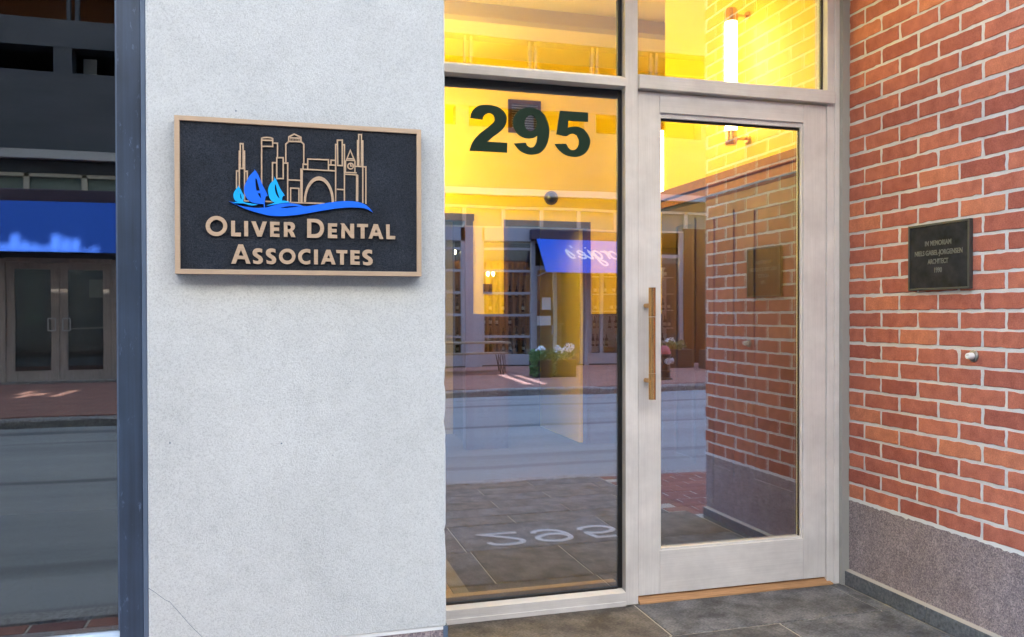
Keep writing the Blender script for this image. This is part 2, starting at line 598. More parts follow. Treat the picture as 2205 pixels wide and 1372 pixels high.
# measured outlines, millimetres on their plane (x, height)
LETTERS= [[[(-112.0, 1385.3), (-112.6, 1380.2), (-114.4, 1375.2), (-117.2, 1370.8), (-120.9, 1367.0), (-125.4, 1364.1), (-130.4, 1362.3), (-135.6, 1361.6), (-140.8, 1362.0), (-145.7, 1363.6), (-150.1, 1366.3), (-153.8, 1369.8), (-156.5, 1374.1), (-158.2, 1378.9), (-158.8, 1384.1), (-158.2, 1389.2), (-156.4, 1394.1), (-153.6, 1398.6), (-149.9, 1402.3), (-145.5, 1405.2), (-140.6, 1407.1), (-135.3, 1407.8), (-130.1, 1407.4), (-125.2, 1405.8), (-120.8, 1403.2), (-117.0, 1399.6), (-114.3, 1395.3), (-112.5, 1390.5)], [(-120.6, 1385.1), (-120.9, 1381.9), (-122.0, 1378.9), (-123.8, 1376.1), (-126.1, 1373.8), (-128.9, 1372.0), (-132.0, 1370.9), (-135.2, 1370.4), (-138.4, 1370.7), (-141.5, 1371.7), (-144.3, 1373.3), (-146.5, 1375.5), (-148.3, 1378.2), (-149.3, 1381.1), (-149.7, 1384.3), (-149.3, 1387.5), (-148.2, 1390.5), (-146.5, 1393.3), (-144.1, 1395.6), (-141.4, 1397.4), (-138.3, 1398.5), (-135.1, 1399.0), (-131.8, 1398.7), (-128.8, 1397.8), (-126.0, 1396.1), (-123.7, 1393.9), (-122.0, 1391.3), (-120.9, 1388.3)]], [[(-103.3, 1397.6), (-94.8, 1397.8), (-94.9, 1370.3), (-81.9, 1370.7), (-81.9, 1361.9), (-103.3, 1362.0)]], [[(-74.5, 1397.9), (-65.7, 1397.9), (-65.8, 1362.3), (-74.4, 1362.3)]], [[(-58.7, 1397.8), (-49.0, 1397.8), (-40.7, 1375.7), (-33.3, 1397.9), (-23.7, 1398.0), (-35.6, 1362.6), (-45.4, 1362.5)]], [[(-16.7, 1398.2), (4.7, 1398.1), (4.6, 1390.5), (-8.3, 1390.5), (-8.3, 1384.8), (3.7, 1384.8), (3.7, 1376.8), (-8.3, 1376.8), (-8.4, 1370.0), (4.6, 1370.0), (4.5, 1362.6), (-16.6, 1362.7)]], [[(14.2, 1398.2), (29.1, 1398.4), (35.7, 1396.5), (39.0, 1392.0), (39.6, 1386.3), (37.3, 1381.1), (32.9, 1377.6), (36.2, 1374.2), (38.4, 1369.1), (41.1, 1362.9), (31.2, 1362.9), (27.9, 1371.2), (24.6, 1375.6), (22.9, 1375.8), (22.9, 1362.8), (14.4, 1363.1)], [(22.7, 1391.0), (28.0, 1390.6), (30.7, 1387.8), (30.2, 1383.8), (26.8, 1381.6), (22.6, 1381.9)]], [[(67.8, 1407.2), (88.5, 1407.5), (97.5, 1404.6), (104.2, 1397.3), (107.0, 1387.0), (105.8, 1377.7), (101.3, 1369.0), (94.0, 1363.6), (86.1, 1362.5), (67.6, 1362.4)], [(77.3, 1399.1), (86.2, 1399.1), (93.0, 1396.4), (96.9, 1390.8), (98.0, 1384.5), (96.3, 1378.6), (92.3, 1373.9), (86.1, 1371.5), (77.2, 1371.3)]], [[(116.1, 1398.2), (137.6, 1398.3), (137.3, 1390.7), (124.8, 1390.7), (124.8, 1384.9), (136.4, 1384.9), (136.1, 1376.8), (124.7, 1376.8), (124.7, 1371.1), (137.5, 1370.8), (137.5, 1362.9), (115.9, 1363.0)]], [[(145.0, 1398.5), (154.2, 1398.5), (168.4, 1379.4), (168.5, 1398.6), (177.7, 1398.6), (177.6, 1363.5), (171.2, 1363.6), (155.8, 1383.7), (155.8, 1363.5), (147.2, 1363.5), (147.9, 1394.5)]], [[(184.9, 1398.7), (210.9, 1398.9), (210.8, 1391.2), (202.5, 1391.2), (202.4, 1363.6), (193.4, 1363.6), (193.5, 1391.1), (184.9, 1391.2)]], [[(224.6, 1399.0), (234.5, 1399.0), (247.6, 1363.7), (238.5, 1363.8), (236.2, 1370.8), (223.3, 1370.8), (220.4, 1363.7), (212.2, 1363.8)], [(230.1, 1387.4), (233.8, 1378.7), (226.8, 1378.7)]], [[(254.4, 1399.2), (263.2, 1399.2), (263.1, 1371.8), (276.7, 1371.5), (276.3, 1363.5), (254.9, 1363.7)]], [[(-87.4, 1343.6), (-77.2, 1343.5), (-60.8, 1298.8), (-70.4, 1298.8), (-73.1, 1308.9), (-89.7, 1309.2), (-93.5, 1298.5), (-103.6, 1298.3)], [(-82.1, 1330.2), (-76.3, 1317.0), (-87.5, 1317.5)]], [[(-34.7, 1333.4), (-34.9, 1324.9), (-40.1, 1327.0), (-45.0, 1326.4), (-46.1, 1323.5), (-42.8, 1320.2), (-36.9, 1316.3), (-33.1, 1310.7), (-33.7, 1303.9), (-38.6, 1299.3), (-45.6, 1298.3), (-54.3, 1300.0), (-55.3, 1308.1), (-49.9, 1305.7), (-44.0, 1305.5), (-42.1, 1308.3), (-45.0, 1311.7), (-51.0, 1315.5), (-55.3, 1320.0), (-56.1, 1326.2), (-53.1, 1331.9), (-47.1, 1334.8), (-40.1, 1335.0)]], [[(-4.7, 1333.6), (-4.9, 1325.1), (-10.2, 1327.3), (-15.1, 1326.6), (-16.2, 1323.7), (-12.9, 1320.4), (-7.0, 1316.5), (-3.1, 1310.9), (-3.7, 1304.1), (-8.7, 1299.4), (-15.8, 1298.4), (-24.5, 1300.1), (-25.5, 1308.3), (-20.1, 1305.9), (-14.1, 1305.6), (-12.2, 1308.5), (-15.2, 1311.8), (-21.1, 1315.7), (-25.5, 1320.2), (-26.3, 1326.4), (-23.2, 1332.1), (-17.2, 1335.1), (-10.2, 1335.2)]], [[(40.7, 1317.7), (40.2, 1313.6), (38.8, 1309.7), (36.6, 1306.2), (33.6, 1303.3), (30.0, 1301.0), (26.0, 1299.6), (21.8, 1299.1), (17.7, 1299.5), (13.7, 1300.8), (10.2, 1302.9), (7.3, 1305.8), (5.0, 1309.2), (3.7, 1313.0), (3.2, 1317.0), (3.7, 1321.1), (5.1, 1325.0), (7.4, 1328.5), (10.3, 1331.4), (13.9, 1333.7), (17.8, 1335.1), (22.0, 1335.6), (26.2, 1335.3), (30.1, 1334.0), (33.7, 1331.9), (36.7, 1329.0), (38.9, 1325.6), (40.3, 1321.8)], [(32.7, 1317.6), (32.5, 1315.3), (31.7, 1313.1), (30.4, 1311.1), (28.6, 1309.5), (26.6, 1308.2), (24.3, 1307.4), (21.9, 1307.1), (19.5, 1307.3), (17.2, 1308.0), (15.2, 1309.2), (13.5, 1310.8), (12.2, 1312.8), (11.4, 1314.9), (11.1, 1317.2), (11.4, 1319.5), (12.2, 1321.7), (13.5, 1323.6), (15.2, 1325.3), (17.3, 1326.5), (19.6, 1327.3), (22.0, 1327.7), (24.4, 1327.4), (26.7, 1326.7), (28.7, 1325.5), (30.4, 1323.9), (31.7, 1322.0), (32.5, 1319.9)]], [[(74.8, 1334.6), (74.7, 1325.8), (66.9, 1328.2), (60.2, 1326.1), (56.3, 1321.4), (55.5, 1315.7), (57.4, 1310.0), (61.8, 1306.8), (68.0, 1306.7), (74.7, 1309.7), (74.6, 1301.1), (65.7, 1298.8), (56.8, 1300.8), (50.1, 1306.4), (46.8, 1315.5), (48.0, 1324.7), (53.6, 1331.7), (61.4, 1335.3), (68.1, 1336.0)]], [[(83.5, 1334.8), (92.5, 1334.8), (92.3, 1299.6), (83.4, 1299.7)]], [[(111.9, 1334.9), (121.5, 1334.9), (133.8, 1299.9), (124.8, 1300.0), (122.9, 1306.8), (110.4, 1307.0), (107.4, 1300.1), (99.3, 1300.0)], [(117.3, 1323.1), (120.8, 1314.5), (113.8, 1314.7)]], [[(135.5, 1334.7), (161.4, 1334.7), (161.1, 1327.0), (153.3, 1327.1), (153.2, 1299.9), (144.1, 1300.0), (144.2, 1327.3), (135.7, 1327.5)]], [[(168.8, 1335.1), (190.9, 1334.8), (190.7, 1327.4), (178.0, 1327.5), (178.0, 1321.5), (189.7, 1321.3), (189.5, 1313.5), (177.9, 1313.7), (177.9, 1307.9), (190.8, 1307.5), (190.6, 1299.9), (168.7, 1300.2)]], [[(220.3, 1335.3), (220.0, 1326.5), (214.4, 1328.7), (209.2, 1328.1), (208.0, 1325.1), (211.5, 1321.7), (217.9, 1317.7), (221.9, 1311.9), (221.3, 1304.8), (216.1, 1300.0), (208.5, 1299.0), (199.3, 1300.7), (198.1, 1309.1), (203.9, 1306.6), (210.3, 1306.4), (212.3, 1309.4), (209.2, 1312.8), (202.8, 1316.8), (198.2, 1321.4), (197.3, 1327.8), (200.5, 1333.7), (206.9, 1336.8), (214.5, 1336.9)]]]
NUMS= [[[(719.9, 1941.7), (723.5, 1960.8), (735.7, 1979.3), (755.2, 1992.4), (779.7, 1997.1), (806.7, 1997.1), (833.8, 1990.5), (853.5, 1977.5), (864.7, 1960.3), (866.4, 1943.7), (862.1, 1926.7), (850.9, 1908.1), (833.5, 1891.6), (811.3, 1874.9), (787.9, 1854.5), (868.1, 1854.2), (867.6, 1815.2), (715.9, 1815.1), (723.2, 1838.0), (735.4, 1859.9), (755.0, 1882.3), (777.0, 1900.2), (799.1, 1918.1), (813.9, 1933.3), (816.9, 1945.4), (812.7, 1958.2), (801.7, 1964.6), (789.4, 1964.6), (777.1, 1957.1), (771.0, 1947.3), (769.3, 1938.1)]], [[(895.6, 1853.3), (944.5, 1859.1), (949.5, 1847.8), (962.1, 1840.8), (973.5, 1843.1), (984.9, 1855.8), (990.0, 1874.2), (991.3, 1888.7), (976.1, 1879.4), (953.3, 1875.7), (930.7, 1879.3), (910.6, 1891.3), (896.9, 1909.7), (891.2, 1933.3), (894.5, 1955.1), (905.8, 1973.8), (923.4, 1988.1), (943.5, 1996.2), (968.7, 1997.8), (994.0, 1992.8), (1016.9, 1978.5), (1032.1, 1954.1), (1041.0, 1923.1), (1041.0, 1894.0), (1034.5, 1864.5), (1021.7, 1839.6), (1001.3, 1820.4), (973.4, 1812.9), (948.2, 1814.0), (923.0, 1823.6), (905.5, 1839.4)], [(988.8, 1938.1), (987.6, 1928.3), (984.1, 1919.4), (978.6, 1912.1), (971.6, 1907.2), (964.0, 1905.2), (956.3, 1906.3), (949.5, 1910.4), (944.0, 1917.0), (940.5, 1925.5), (939.3, 1935.1), (940.6, 1944.8), (944.1, 1953.7), (949.6, 1961.0), (956.5, 1965.9), (964.1, 1967.9), (971.8, 1966.9), (978.7, 1962.8), (984.1, 1956.3), (987.6, 1947.7)]], [[(1086.1, 1994.4), (1206.3, 1994.5), (1206.3, 1956.4), (1122.7, 1956.1), (1119.6, 1927.8), (1137.8, 1933.3), (1161.2, 1934.7), (1184.7, 1928.0), (1203.1, 1910.7), (1214.1, 1889.2), (1214.8, 1869.5), (1205.6, 1844.4), (1189.8, 1826.4), (1166.2, 1815.4), (1140.2, 1812.9), (1109.0, 1818.6), (1083.2, 1835.6), (1070.4, 1849.5), (1064.0, 1860.8), (1113.0, 1864.0), (1120.7, 1849.7), (1132.4, 1841.1), (1145.4, 1840.8), (1158.5, 1849.3), (1165.8, 1866.9), (1165.0, 1884.0), (1157.2, 1899.5), (1142.9, 1905.2), (1127.3, 1901.9), (1111.7, 1893.2), (1070.5, 1899.3)]]]
SKY= {'stepped': [[(-91.0, 1473.1), (-90.8, 1513.7), (-85.8, 1514.0)], [(-85.1, 1443.5), (-84.6, 1559.7), (-81.9, 1559.8)], [(-82.2, 1577.2), (-76.1, 1577.5), (-76.4, 1520.2), (-82.4, 1519.9), (-82.2, 1577.2)], [(-76.2, 1560.1), (-72.9, 1560.3), (-73.4, 1445.5)], [(-73.1, 1513.7), (-67.1, 1514.0), (-67.2, 1489.0)], [(-75.3, 1444.6), (-63.4, 1445.1)]], 'flat': [[(-35.3, 1482.9), (-34.8, 1592.3), (-30.0, 1594.3), (-22.0, 1595.2), (-14.7, 1594.8), (-9.9, 1592.9), (-10.0, 1574.4), (-34.1, 1573.7)], [(-34.8, 1588.5), (-22.0, 1588.5), (-9.9, 1589.0)], [(-8.3, 1582.9), (0.9, 1582.9), (0.7, 1549.8)]], 'twin': [[(-10.8, 1491.4), (-10.6, 1536.7), (-2.1, 1537.1)], [(-0.9, 1548.9), (13.7, 1549.7), (13.5, 1500.5), (-1.1, 1499.9), (-0.9, 1548.9)], [(14.9, 1537.1), (23.9, 1537.5), (23.5, 1446.5)]], 'dome': [[(19.5, 1537.3), (19.7, 1581.9), (26.5, 1588.2), (26.6, 1599.2), (38.9, 1606.6), (54.4, 1599.9), (54.4, 1589.8), (60.9, 1583.9), (60.7, 1537.6)], [(29.0, 1597.3), (53.6, 1597.7)], [(26.5, 1588.7), (55.2, 1589.3)], [(31.1, 1596.7), (31.1, 1588.6)], [(34.6, 1596.9), (34.5, 1588.8)], [(38.0, 1597.1), (38.0, 1589.0)], [(41.4, 1597.3), (41.4, 1589.2)], [(44.9, 1597.5), (44.8, 1589.4)], [(48.3, 1597.7), (48.3, 1589.6)], [(51.8, 1597.9), (51.7, 1589.8)]], 'low': [[(59.0, 1525.7), (59.1, 1536.7), (69.8, 1536.4)], [(69.7, 1525.3), (69.8, 1549.1), (118.0, 1549.8), (117.9, 1525.0)], [(53.8, 1445.9), (54.1, 1524.6), (135.5, 1524.1)], [(24.5, 1498.0), (53.2, 1497.8)], [(30.0, 1446.7), (30.2, 1478.8), (49.3, 1478.7), (49.2, 1446.6)], [(-27.5, 1445.5), (-9.8, 1445.1)], [(25.9, 1444.9), (108.4, 1445.3)], [(123.8, 1538.1), (123.8, 1549.2), (133.9, 1549.4)], [(118.8, 1537.9), (135.5, 1537.8)], [(57.0, 1522.2), (56.1, 1446.0)]], 'block': [[(138.6, 1587.6), (134.9, 1587.4), (134.4, 1451.3)], [(139.1, 1597.9), (150.6, 1598.5), (150.4, 1537.6), (139.7, 1537.5), (139.1, 1597.9)], [(151.2, 1587.8), (155.6, 1588.0), (155.1, 1452.9)], [(137.0, 1480.5), (153.8, 1480.0)]], 'clock': [[(169.4, 1575.5), (179.5, 1551.1), (160.0, 1551.0), (169.4, 1575.5)], [(161.7, 1555.0), (177.8, 1555.0)], [(158.3, 1550.0), (157.7, 1520.8)], [(180.4, 1550.3), (180.3, 1521.8)], [(155.7, 1521.6), (184.5, 1521.7)], [(154.8, 1517.3), (186.2, 1516.9)], [(176.9, 1537.7), (176.4, 1535.0), (174.9, 1532.7), (172.7, 1531.1), (170.1, 1530.5), (167.5, 1530.9), (165.3, 1532.3), (163.9, 1534.5), (163.4, 1537.1), (163.9, 1539.7), (165.4, 1542.0), (167.6, 1543.6), (170.2, 1544.3), (172.8, 1543.9), (175.0, 1542.5), (176.4, 1540.3), (176.9, 1537.7)], [(170.2, 1542.0), (170.1, 1537.4), (174.7, 1537.6)], [(184.2, 1516.9), (183.6, 1453.1)], [(186.9, 1517.0), (186.7, 1453.2)], [(182.0, 1537.4), (188.0, 1537.4)]], 'spire': [[(186.6, 1537.6), (186.9, 1599.7), (189.6, 1599.8), (189.6, 1614.5), (196.0, 1614.8), (195.9, 1599.3), (199.3, 1599.5), (199.1, 1537.4)], [(189.6, 1599.8), (189.4, 1537.8)], [(195.9, 1599.3), (195.7, 1538.1)], [(186.6, 1537.6), (206.4, 1537.2), (206.1, 1447.8)], [(199.1, 1536.5), (198.8, 1449.3)]]}
ARCH= [(60.0, 1446.1), (60.7, 1458.1), (62.8, 1469.7), (66.0, 1480.4), (70.4, 1489.9), (75.8, 1497.8), (81.8, 1503.7), (88.5, 1507.5), (95.3, 1509.0), (102.2, 1508.1), (108.8, 1504.9), (114.9, 1499.4), (120.3, 1492.0), (124.6, 1482.8), (127.9, 1472.2), (129.9, 1460.7), (130.5, 1448.6), (125.1, 1448.4), (124.6, 1458.7), (122.9, 1468.6), (120.2, 1477.7), (116.4, 1485.5), (111.9, 1491.9), (106.7, 1496.6), (101.1, 1499.4), (95.3, 1500.1), (89.5, 1498.9), (83.8, 1495.6), (78.7, 1490.6), (74.1, 1483.8), (70.4, 1475.7), (67.6, 1466.5), (65.9, 1456.6), (65.3, 1446.3)]
WAVE= [[(-107.5, 1442.7), (-96.4, 1437.0), (-81.8, 1432.9), (-64.3, 1429.9), (-47.7, 1429.0), (-32.9, 1430.0), (-23.0, 1431.3), (-13.1, 1434.8), (1.8, 1439.4), (16.8, 1442.0), (31.8, 1442.5), (44.8, 1441.4), (54.9, 1438.6), (61.0, 1436.8), (71.8, 1437.5), (91.7, 1441.6), (113.4, 1446.3), (138.6, 1450.6), (158.8, 1452.5), (180.9, 1452.1), (199.6, 1447.6), (213.3, 1438.6), (222.7, 1427.6), (206.4, 1435.7), (189.3, 1437.7), (163.8, 1437.2), (138.5, 1434.3), (105.0, 1428.1), (71.8, 1421.1), (38.9, 1414.9), (6.3, 1411.7), (-18.0, 1412.3), (-42.0, 1417.4), (-65.9, 1424.2), (-81.7, 1430.3), (-97.5, 1438.9), (-103.8, 1441.5)], [(5.7, 1430.8), (21.7, 1434.9), (36.8, 1436.5), (51.9, 1435.9), (31.7, 1432.7), (16.7, 1430.8)]]
SAILS= {'big': [[(-51.7, 1519.0), (-49.7, 1516.0), (-47.8, 1515.1), (-42.4, 1505.6), (-36.6, 1491.5), (-32.7, 1481.4), (-26.8, 1470.3), (-21.4, 1458.7), (-25.9, 1457.5), (-27.4, 1450.7), (-28.4, 1443.5), (-28.2, 1430.5), (-30.4, 1430.3), (-30.7, 1439.3), (-42.7, 1438.9), (-52.5, 1440.6), (-60.3, 1443.4), (-67.2, 1449.3), (-72.0, 1458.3), (-74.1, 1467.4), (-73.4, 1478.7), (-68.9, 1490.1), (-63.0, 1501.6), (-56.1, 1510.1), (-51.2, 1515.5)], [(-48.8, 1498.7), (-46.4, 1497.2), (-42.5, 1482.0), (-39.1, 1469.8), (-46.5, 1469.0), (-48.4, 1479.7), (-49.4, 1490.9)], [(-44.1, 1464.0), (-38.2, 1464.2), (-36.3, 1451.4), (-40.7, 1456.4)]], 'mid': [[(-6.9, 1504.6), (-5.4, 1499.5), (-3.4, 1498.6), (1.0, 1488.9), (6.9, 1475.8), (16.8, 1460.6), (12.8, 1458.9), (11.3, 1455.3), (10.3, 1448.0), (21.8, 1447.4), (29.8, 1444.5), (16.8, 1443.5), (1.8, 1440.4), (-13.1, 1437.3), (-25.0, 1434.9), (-17.1, 1438.2), (-5.2, 1442.8), (-13.1, 1447.1), (-18.0, 1455.2), (-20.4, 1465.4), (-20.4, 1474.7), (-16.9, 1485.1), (-11.9, 1491.5), (-7.4, 1495.8)], [(-5.0, 1487.7), (-3.0, 1483.6), (-0.1, 1470.3), (5.8, 1451.9), (-0.1, 1457.9), (-4.1, 1467.1), (-5.5, 1477.3)]], 'small': [[(-87.4, 1480.7), (-86.0, 1477.2), (-83.1, 1473.2), (-78.8, 1464.2), (-74.4, 1456.2), (-75.4, 1449.0), (-76.9, 1443.8), (-74.0, 1441.4), (-62.3, 1439.2), (-43.7, 1437.3), (-52.6, 1435.0), (-60.4, 1434.7), (-70.1, 1437.4), (-77.9, 1438.7), (-91.5, 1438.7), (-100.2, 1440.9), (-91.5, 1441.3), (-85.7, 1442.0), (-93.4, 1444.2), (-97.3, 1451.2), (-97.7, 1459.4), (-94.8, 1466.6), (-90.4, 1472.9), (-88.0, 1476.1)], [(-87.0, 1471.5), (-85.4, 1461.9), (-87.0, 1461.8)], [(-83.2, 1464.0), (-80.8, 1457.0), (-79.3, 1446.8), (-82.7, 1451.8)]]}
CRACK= [(-290.6, 552.8), (-278.8, 544.2), (-264.0, 531.0), (-253.1, 521.3), (-244.1, 516.2), (-229.2, 497.4), (-217.2, 481.1), (-205.2, 464.7), (-191.1, 447.0), (-176.9, 431.3), (-156.6, 405.1)]
PITS= [(-92.9, 1659.3), (6.8, 871.9), (-241.2, 884.0), (253.3, 445.0), (170.4, 1015.9), (20.2, 475.0), (44.6, 1155.1), (107.8, 590.8), (243.1, 809.8)]

# ================================================================== THE SETTING: street and pavements
FK, NK = -6.55, 0.47                                   # faces of the far and the near kerb
road = struct('road', MB().box(-60, 60, FK - .1, NK + .1, -.4, -.12), 'asphalt')
ground = struct('ground', MB().box(-90, 90, -60, 60, -.9, -.45), 'asphalt')

far_pave = struct('far_pavement', MB().box(-60, 60, -12.6, FK - .17, -.35, 0), 'pave_brick')
def kerb_row(y0, y1, x0, x1, st, seed):
    rnd = random.Random(seed)
    x = x0
    while x < x1:
        w = rnd.uniform(1.5, 2.1)
        dz, dy = rnd.uniform(-.012, .01), rnd.uniform(-.01, .01)
        link('kerb_stone', kerb_stone(x + .004, x + w - .004, y0 + dy, y1 + dy, -.3, dz, rnd), st)['kind'] = 'structure'
        x += w
def kerb_stone(x0, x1, y0, y1, z0, z1, rnd):
    n, vs, fs = 9, [], []
    for i in range(n + 1):
        x = x0 + (x1 - x0) * i / n
        j = lambda a: rnd.uniform(-a, a)
        vs += [(x, y0 + j(.006), z0), (x, y0 + j(.008), z1 - .025 + j(.008)), (x, y0 + .022 + j(.006), z1 + j(.004)),
               (x, y1 - .022 + j(.006), z1 + j(.004)), (x, y1 + j(.008), z1 - .025 + j(.008)), (x, y1 + j(.006), z0)]
    for i in range(n):
        for k in range(5):
            fs.append((i * 6 + k, i * 6 + k + 1, i * 6 + k + 7, i * 6 + k + 6))
    fs += [tuple(range(6)), tuple(range(n * 6 + 5, n * 6 - 1, -1))]
    return MB().add(vs, fs).mesh('kerb_stone', M['kerb'])
fkerb = struct('far_kerb')
kerb_row(FK - .17, FK, -9, 16, fkerb, 3)
nkerb = struct('near_kerb')
kerb_row(NK, NK + .16, -4, 6, nkerb, 5)
struct('kerb_run', MB().box(-60, -9, FK - .17, FK, -.3, 0).box(16.5, 60, FK - .17, FK, -.3, 0).box(-60, -4, NK, NK + .16, -.3, 0).box(6.7, 60, NK, NK + .16, -.3, 0), 'kerb')

pav = struct('near_pavement')
bed = part('mortar_bed', MB().box(-1.8, 3.7, NK + .165, 3.3, -.3, -.004), 'joint', pav)
bed['kind'] = 'structure'
o = part('brick_field', MB().box(-60, -1.8, NK + .165, 2.06, -.3, 0).box(3.7, 60, NK + .165, 1.93, -.3, 0), 'pave_brick', pav)
o['kind'] = 'structure'

def slab_mesh(w, d, name, m, h=.02, ch=.002):
    vs = []
    for z, e in ((-h, 0), (-ch, 0), (0, ch)):
        vs += [(e, e, z), (w - e, e, z), (w - e, d - e, z), (e, d - e, z)]
    fs = [(8, 9, 10, 11)]
    for k in (0, 4):
        for i in range(4):
            j = (i + 1) % 4
            fs.append((k + i, k + j, k + 4 + j, k + 4 + i))
    return MB().add(vs, fs).mesh(name, M[m])
tile_cache = {}
def tile(x0, x1, y0, y1, g=.004):
    w, d = round(x1 - x0 - 2 * g, 3), round(y1 - y0 - 2 * g, 3)
    if w < .03:
        return
    k = (w, d)
    if k not in tile_cache:
        tile_cache[k] = slab_mesh(w, d, 'slate_tile', 'slate')
    link('slate_tile', tile_cache[k], pav, (x0 + g, y0 + g, random.uniform(-.0008, .0008)))
def tile_row(y0, y1, x0, x1, js):
    xs = [x0] + [j for j in sorted(js) if x0 + .05 < j < x1 - .04] + [x1]
    for a, b in zip(xs, xs[1:]):
        tile(a, b, y0, y1)
tile_row(2.752, 3.092, .41, 2.372, [.47, 1.39, 2.31])
tile_row(2.25, 2.752, .41, 2.372, [.92, 1.38, 1.84])
tile_row(1.75, 2.25, .41, 2.372, [.9, 1.79])
tile_row(1.75, 2.045, .05, .41, [])
for i, y in enumerate((1.56, 1.37, 1.18, .99, .80, .638)):
    tile_row(y, y + (.19 if i < 5 else .162), .05, 2.25, [(1.30 if i % 2 == 0 else 1.70) + .82 * k for k in (-2, -1, 0, 1)])
pv = [slab_mesh(.197 + random.uniform(-.003, .001), .094, 'brick_paver', 'paver', .03, .004) for _ in range(4)]
def paver_field(x0, x1, y0, y1):
    j = 0
    y = y0
    while y + .09 < y1:
        x = x0 - (.1 if j % 2 else 0)
        while x < x1 - .05:
            if x >= x0 - .001:
                link('brick_paver', random.choice(pv), pav, (x, y, random.uniform(-.003, .001)))
            x += .203
        y += .1
        j += 1
paver_field(2.257, 3.5, .64, 1.92)
paver_field(-1.72, .04, .64, 2.04)

# white 295 set into the paving of the doorway
def spline(pts, k=5):
    out = []
    for i in range(len(pts) - 1):
        p0, p1, p2, p3 = (Vector(pts[max(0, min(len(pts) - 1, q))]) for q in (i - 1, i, i + 1, i + 2))
        for s in range(k):
            u = s / k
            out.append(tuple(.5 * ((2 * p1) + (p2 - p0) * u + (2 * p0 - 5 * p1 + 4 * p2 - p3) * u * u + (3 * p1 - p0 - 3 * p2 + p3) * u**3)))
    return out + [tuple(pts[-1])]
DIG = ([spline([(.05, .74), (.12, .92), (.32, 1), (.54, .92), (.6, .72), (.48, .5), (.25, .25), (.04, .03)]) + [(.63, .03)]],
       [spline([(.57, .62), (.46, .42), (.24, .42), (.06, .62), (.1, .88), (.32, 1), (.54, .88), (.59, .6), (.53, .22), (.34, .02), (.14, .06), (.06, .22)])],
       [[(.6, .98), (.17, .98), (.09, .5)] + spline([(.09, .5), (.32, .62), (.54, .5), (.61, .3), (.5, .07), (.3, .01), (.12, .08), (.04, .24)])])
for k, strokes in enumerate(DIG):
    q = MB()
    for s_ in strokes:
        q.ribbon([(1.03 + .27 * k + a * .33, 1.955 + b * .225) for a, b in s_], .03, lambda a, b, d: (a, b, d), .003, .0012)
    part('floor_numeral', q, 'dullwhite', pav)

# ================================================================== concrete pillar
PX0, PX1, PY = -.289, .407, 2.05
t = thing('concrete_pillar', 'pale grey concrete pillar that carries the black office sign', 'pillar', (.06, PY, 0))
rnd = random.Random(4)
nz = 190
vs, fs = [], []
ev = [[rnd.gauss(0, .0006) for _ in range(nz + 1)] for _ in range(2)]
for z_ in (1.02, .61, .9):                                          # chipped spots on the right arris
    k = int((z_ - .394) / (3.45 - .394) * nz)
    for q in range(3):
        ev[1][k + q] -= rnd.uniform(.002, .0045)
for i in range(nz + 1):
    z = .394 + (3.45 - .394) * i / nz
    a, b = ev[0][i], ev[1][i]
    vs += [(PX0, 3.3, z), (PX0, PY + .004, z), (PX0 + .004 + abs(a), PY, z), (PX1 - .005 + b, PY, z), (PX1 + min(b, 0), PY + .005, z), (PX1, 3.3, z)]
for i in range(nz):
    for k in range(6):
        j = (k + 1) % 6
        fs.append((i * 6 + k, i * 6 + j, i * 6 + 6 + j, i * 6 + 6 + k))
fs += [tuple(range(6)), tuple(range(nz * 6 + 5, nz * 6 - 1, -1))]
part('shaft', MB().add(vs, fs), 'concrete', t)
part('granite_base', MB().box(PX0, PX1 - .008, PY + .004, 3.3, -.05, .383), 'granite', t)
part('bedding_joint', MB().box(PX0, PX1 - .004, PY + .002, 3.3, .383, .394), 'whitejoint', t)
part('corner_sealant', MB().box(PX1 - .008, PX1 + .004, PY + .001, PY + .03, -.02, .392), 'bluelight', t)
part('crack', MB().ribbon([(a / 1000, b / 1000) for a, b in CRACK if b > 398], .0011, lambda a, b, d: (a, PY - d, b), .0003, -.002), 'backer', t)
pm = MB()
for i, (a, b) in enumerate(PITS + [(-95 + 37 * k % 480, 700 + 173 * k % 900) for k in range(1, 9)]):
    r = .0022 if i < 3 else .0011
    pm.lathe((a / 1000, PY - .0004, b / 1000), (0, 1, 0), [(0, r), (.002, r * .8)], 7)
part('pits', pm, 'backer', t)['kind'] = 'stuff'

# ================================================================== office sign
t = thing('office_sign', 'black and bronze office sign with skyline and sailing boats on the pale pillar', 'sign', (.058, PY, 1.276))
sx0, sx1, sz0, sz1, SY = -.225, .341, 1.2735, 1.6345, 2.02
fr = .0105
put = lambda a, b, d: (a, SY + d, b)
fm = MB()
O = [(sx0, sz0), (sx1, sz0), (sx1, sz1), (sx0, sz1)]
I = [(sx0 + fr, sz0 + fr), (sx1 - fr, sz0 + fr), (sx1 - fr, sz1 - fr), (sx0 + fr, sz1 - fr)]
I2 = [(sx0 + fr + .001, sz0 + fr + .001), (sx1 - fr - .001, sz0 + fr + .001), (sx1 - fr - .001, sz1 - fr - .001), (sx0 + fr + .001, sz1 - fr - .001)]
fm = MB().add([put(a, b, 0) for a, b in O] + [put(a, b, 0) for a, b in I] + [put(a, b, .004) for a, b in I2],
              [(i, (i + 1) % 4, 4 + (i + 1) % 4, 4 + i) for i in range(4)] + [(4 + i, 4 + (i + 1) % 4, 8 + (i + 1) % 4, 8 + i) for i in range(4)])
part('frame', fm, 'bronze', t)
part('edge', MB().add([put(a, b, .0005) for a, b in O] + [put(a, b, .029) for a, b in O], [(i, 4 + i, 4 + (i + 1) % 4, (i + 1) % 4) for i in range(4)] + [(7, 6, 5, 4)]), 'bronze_edge', t)
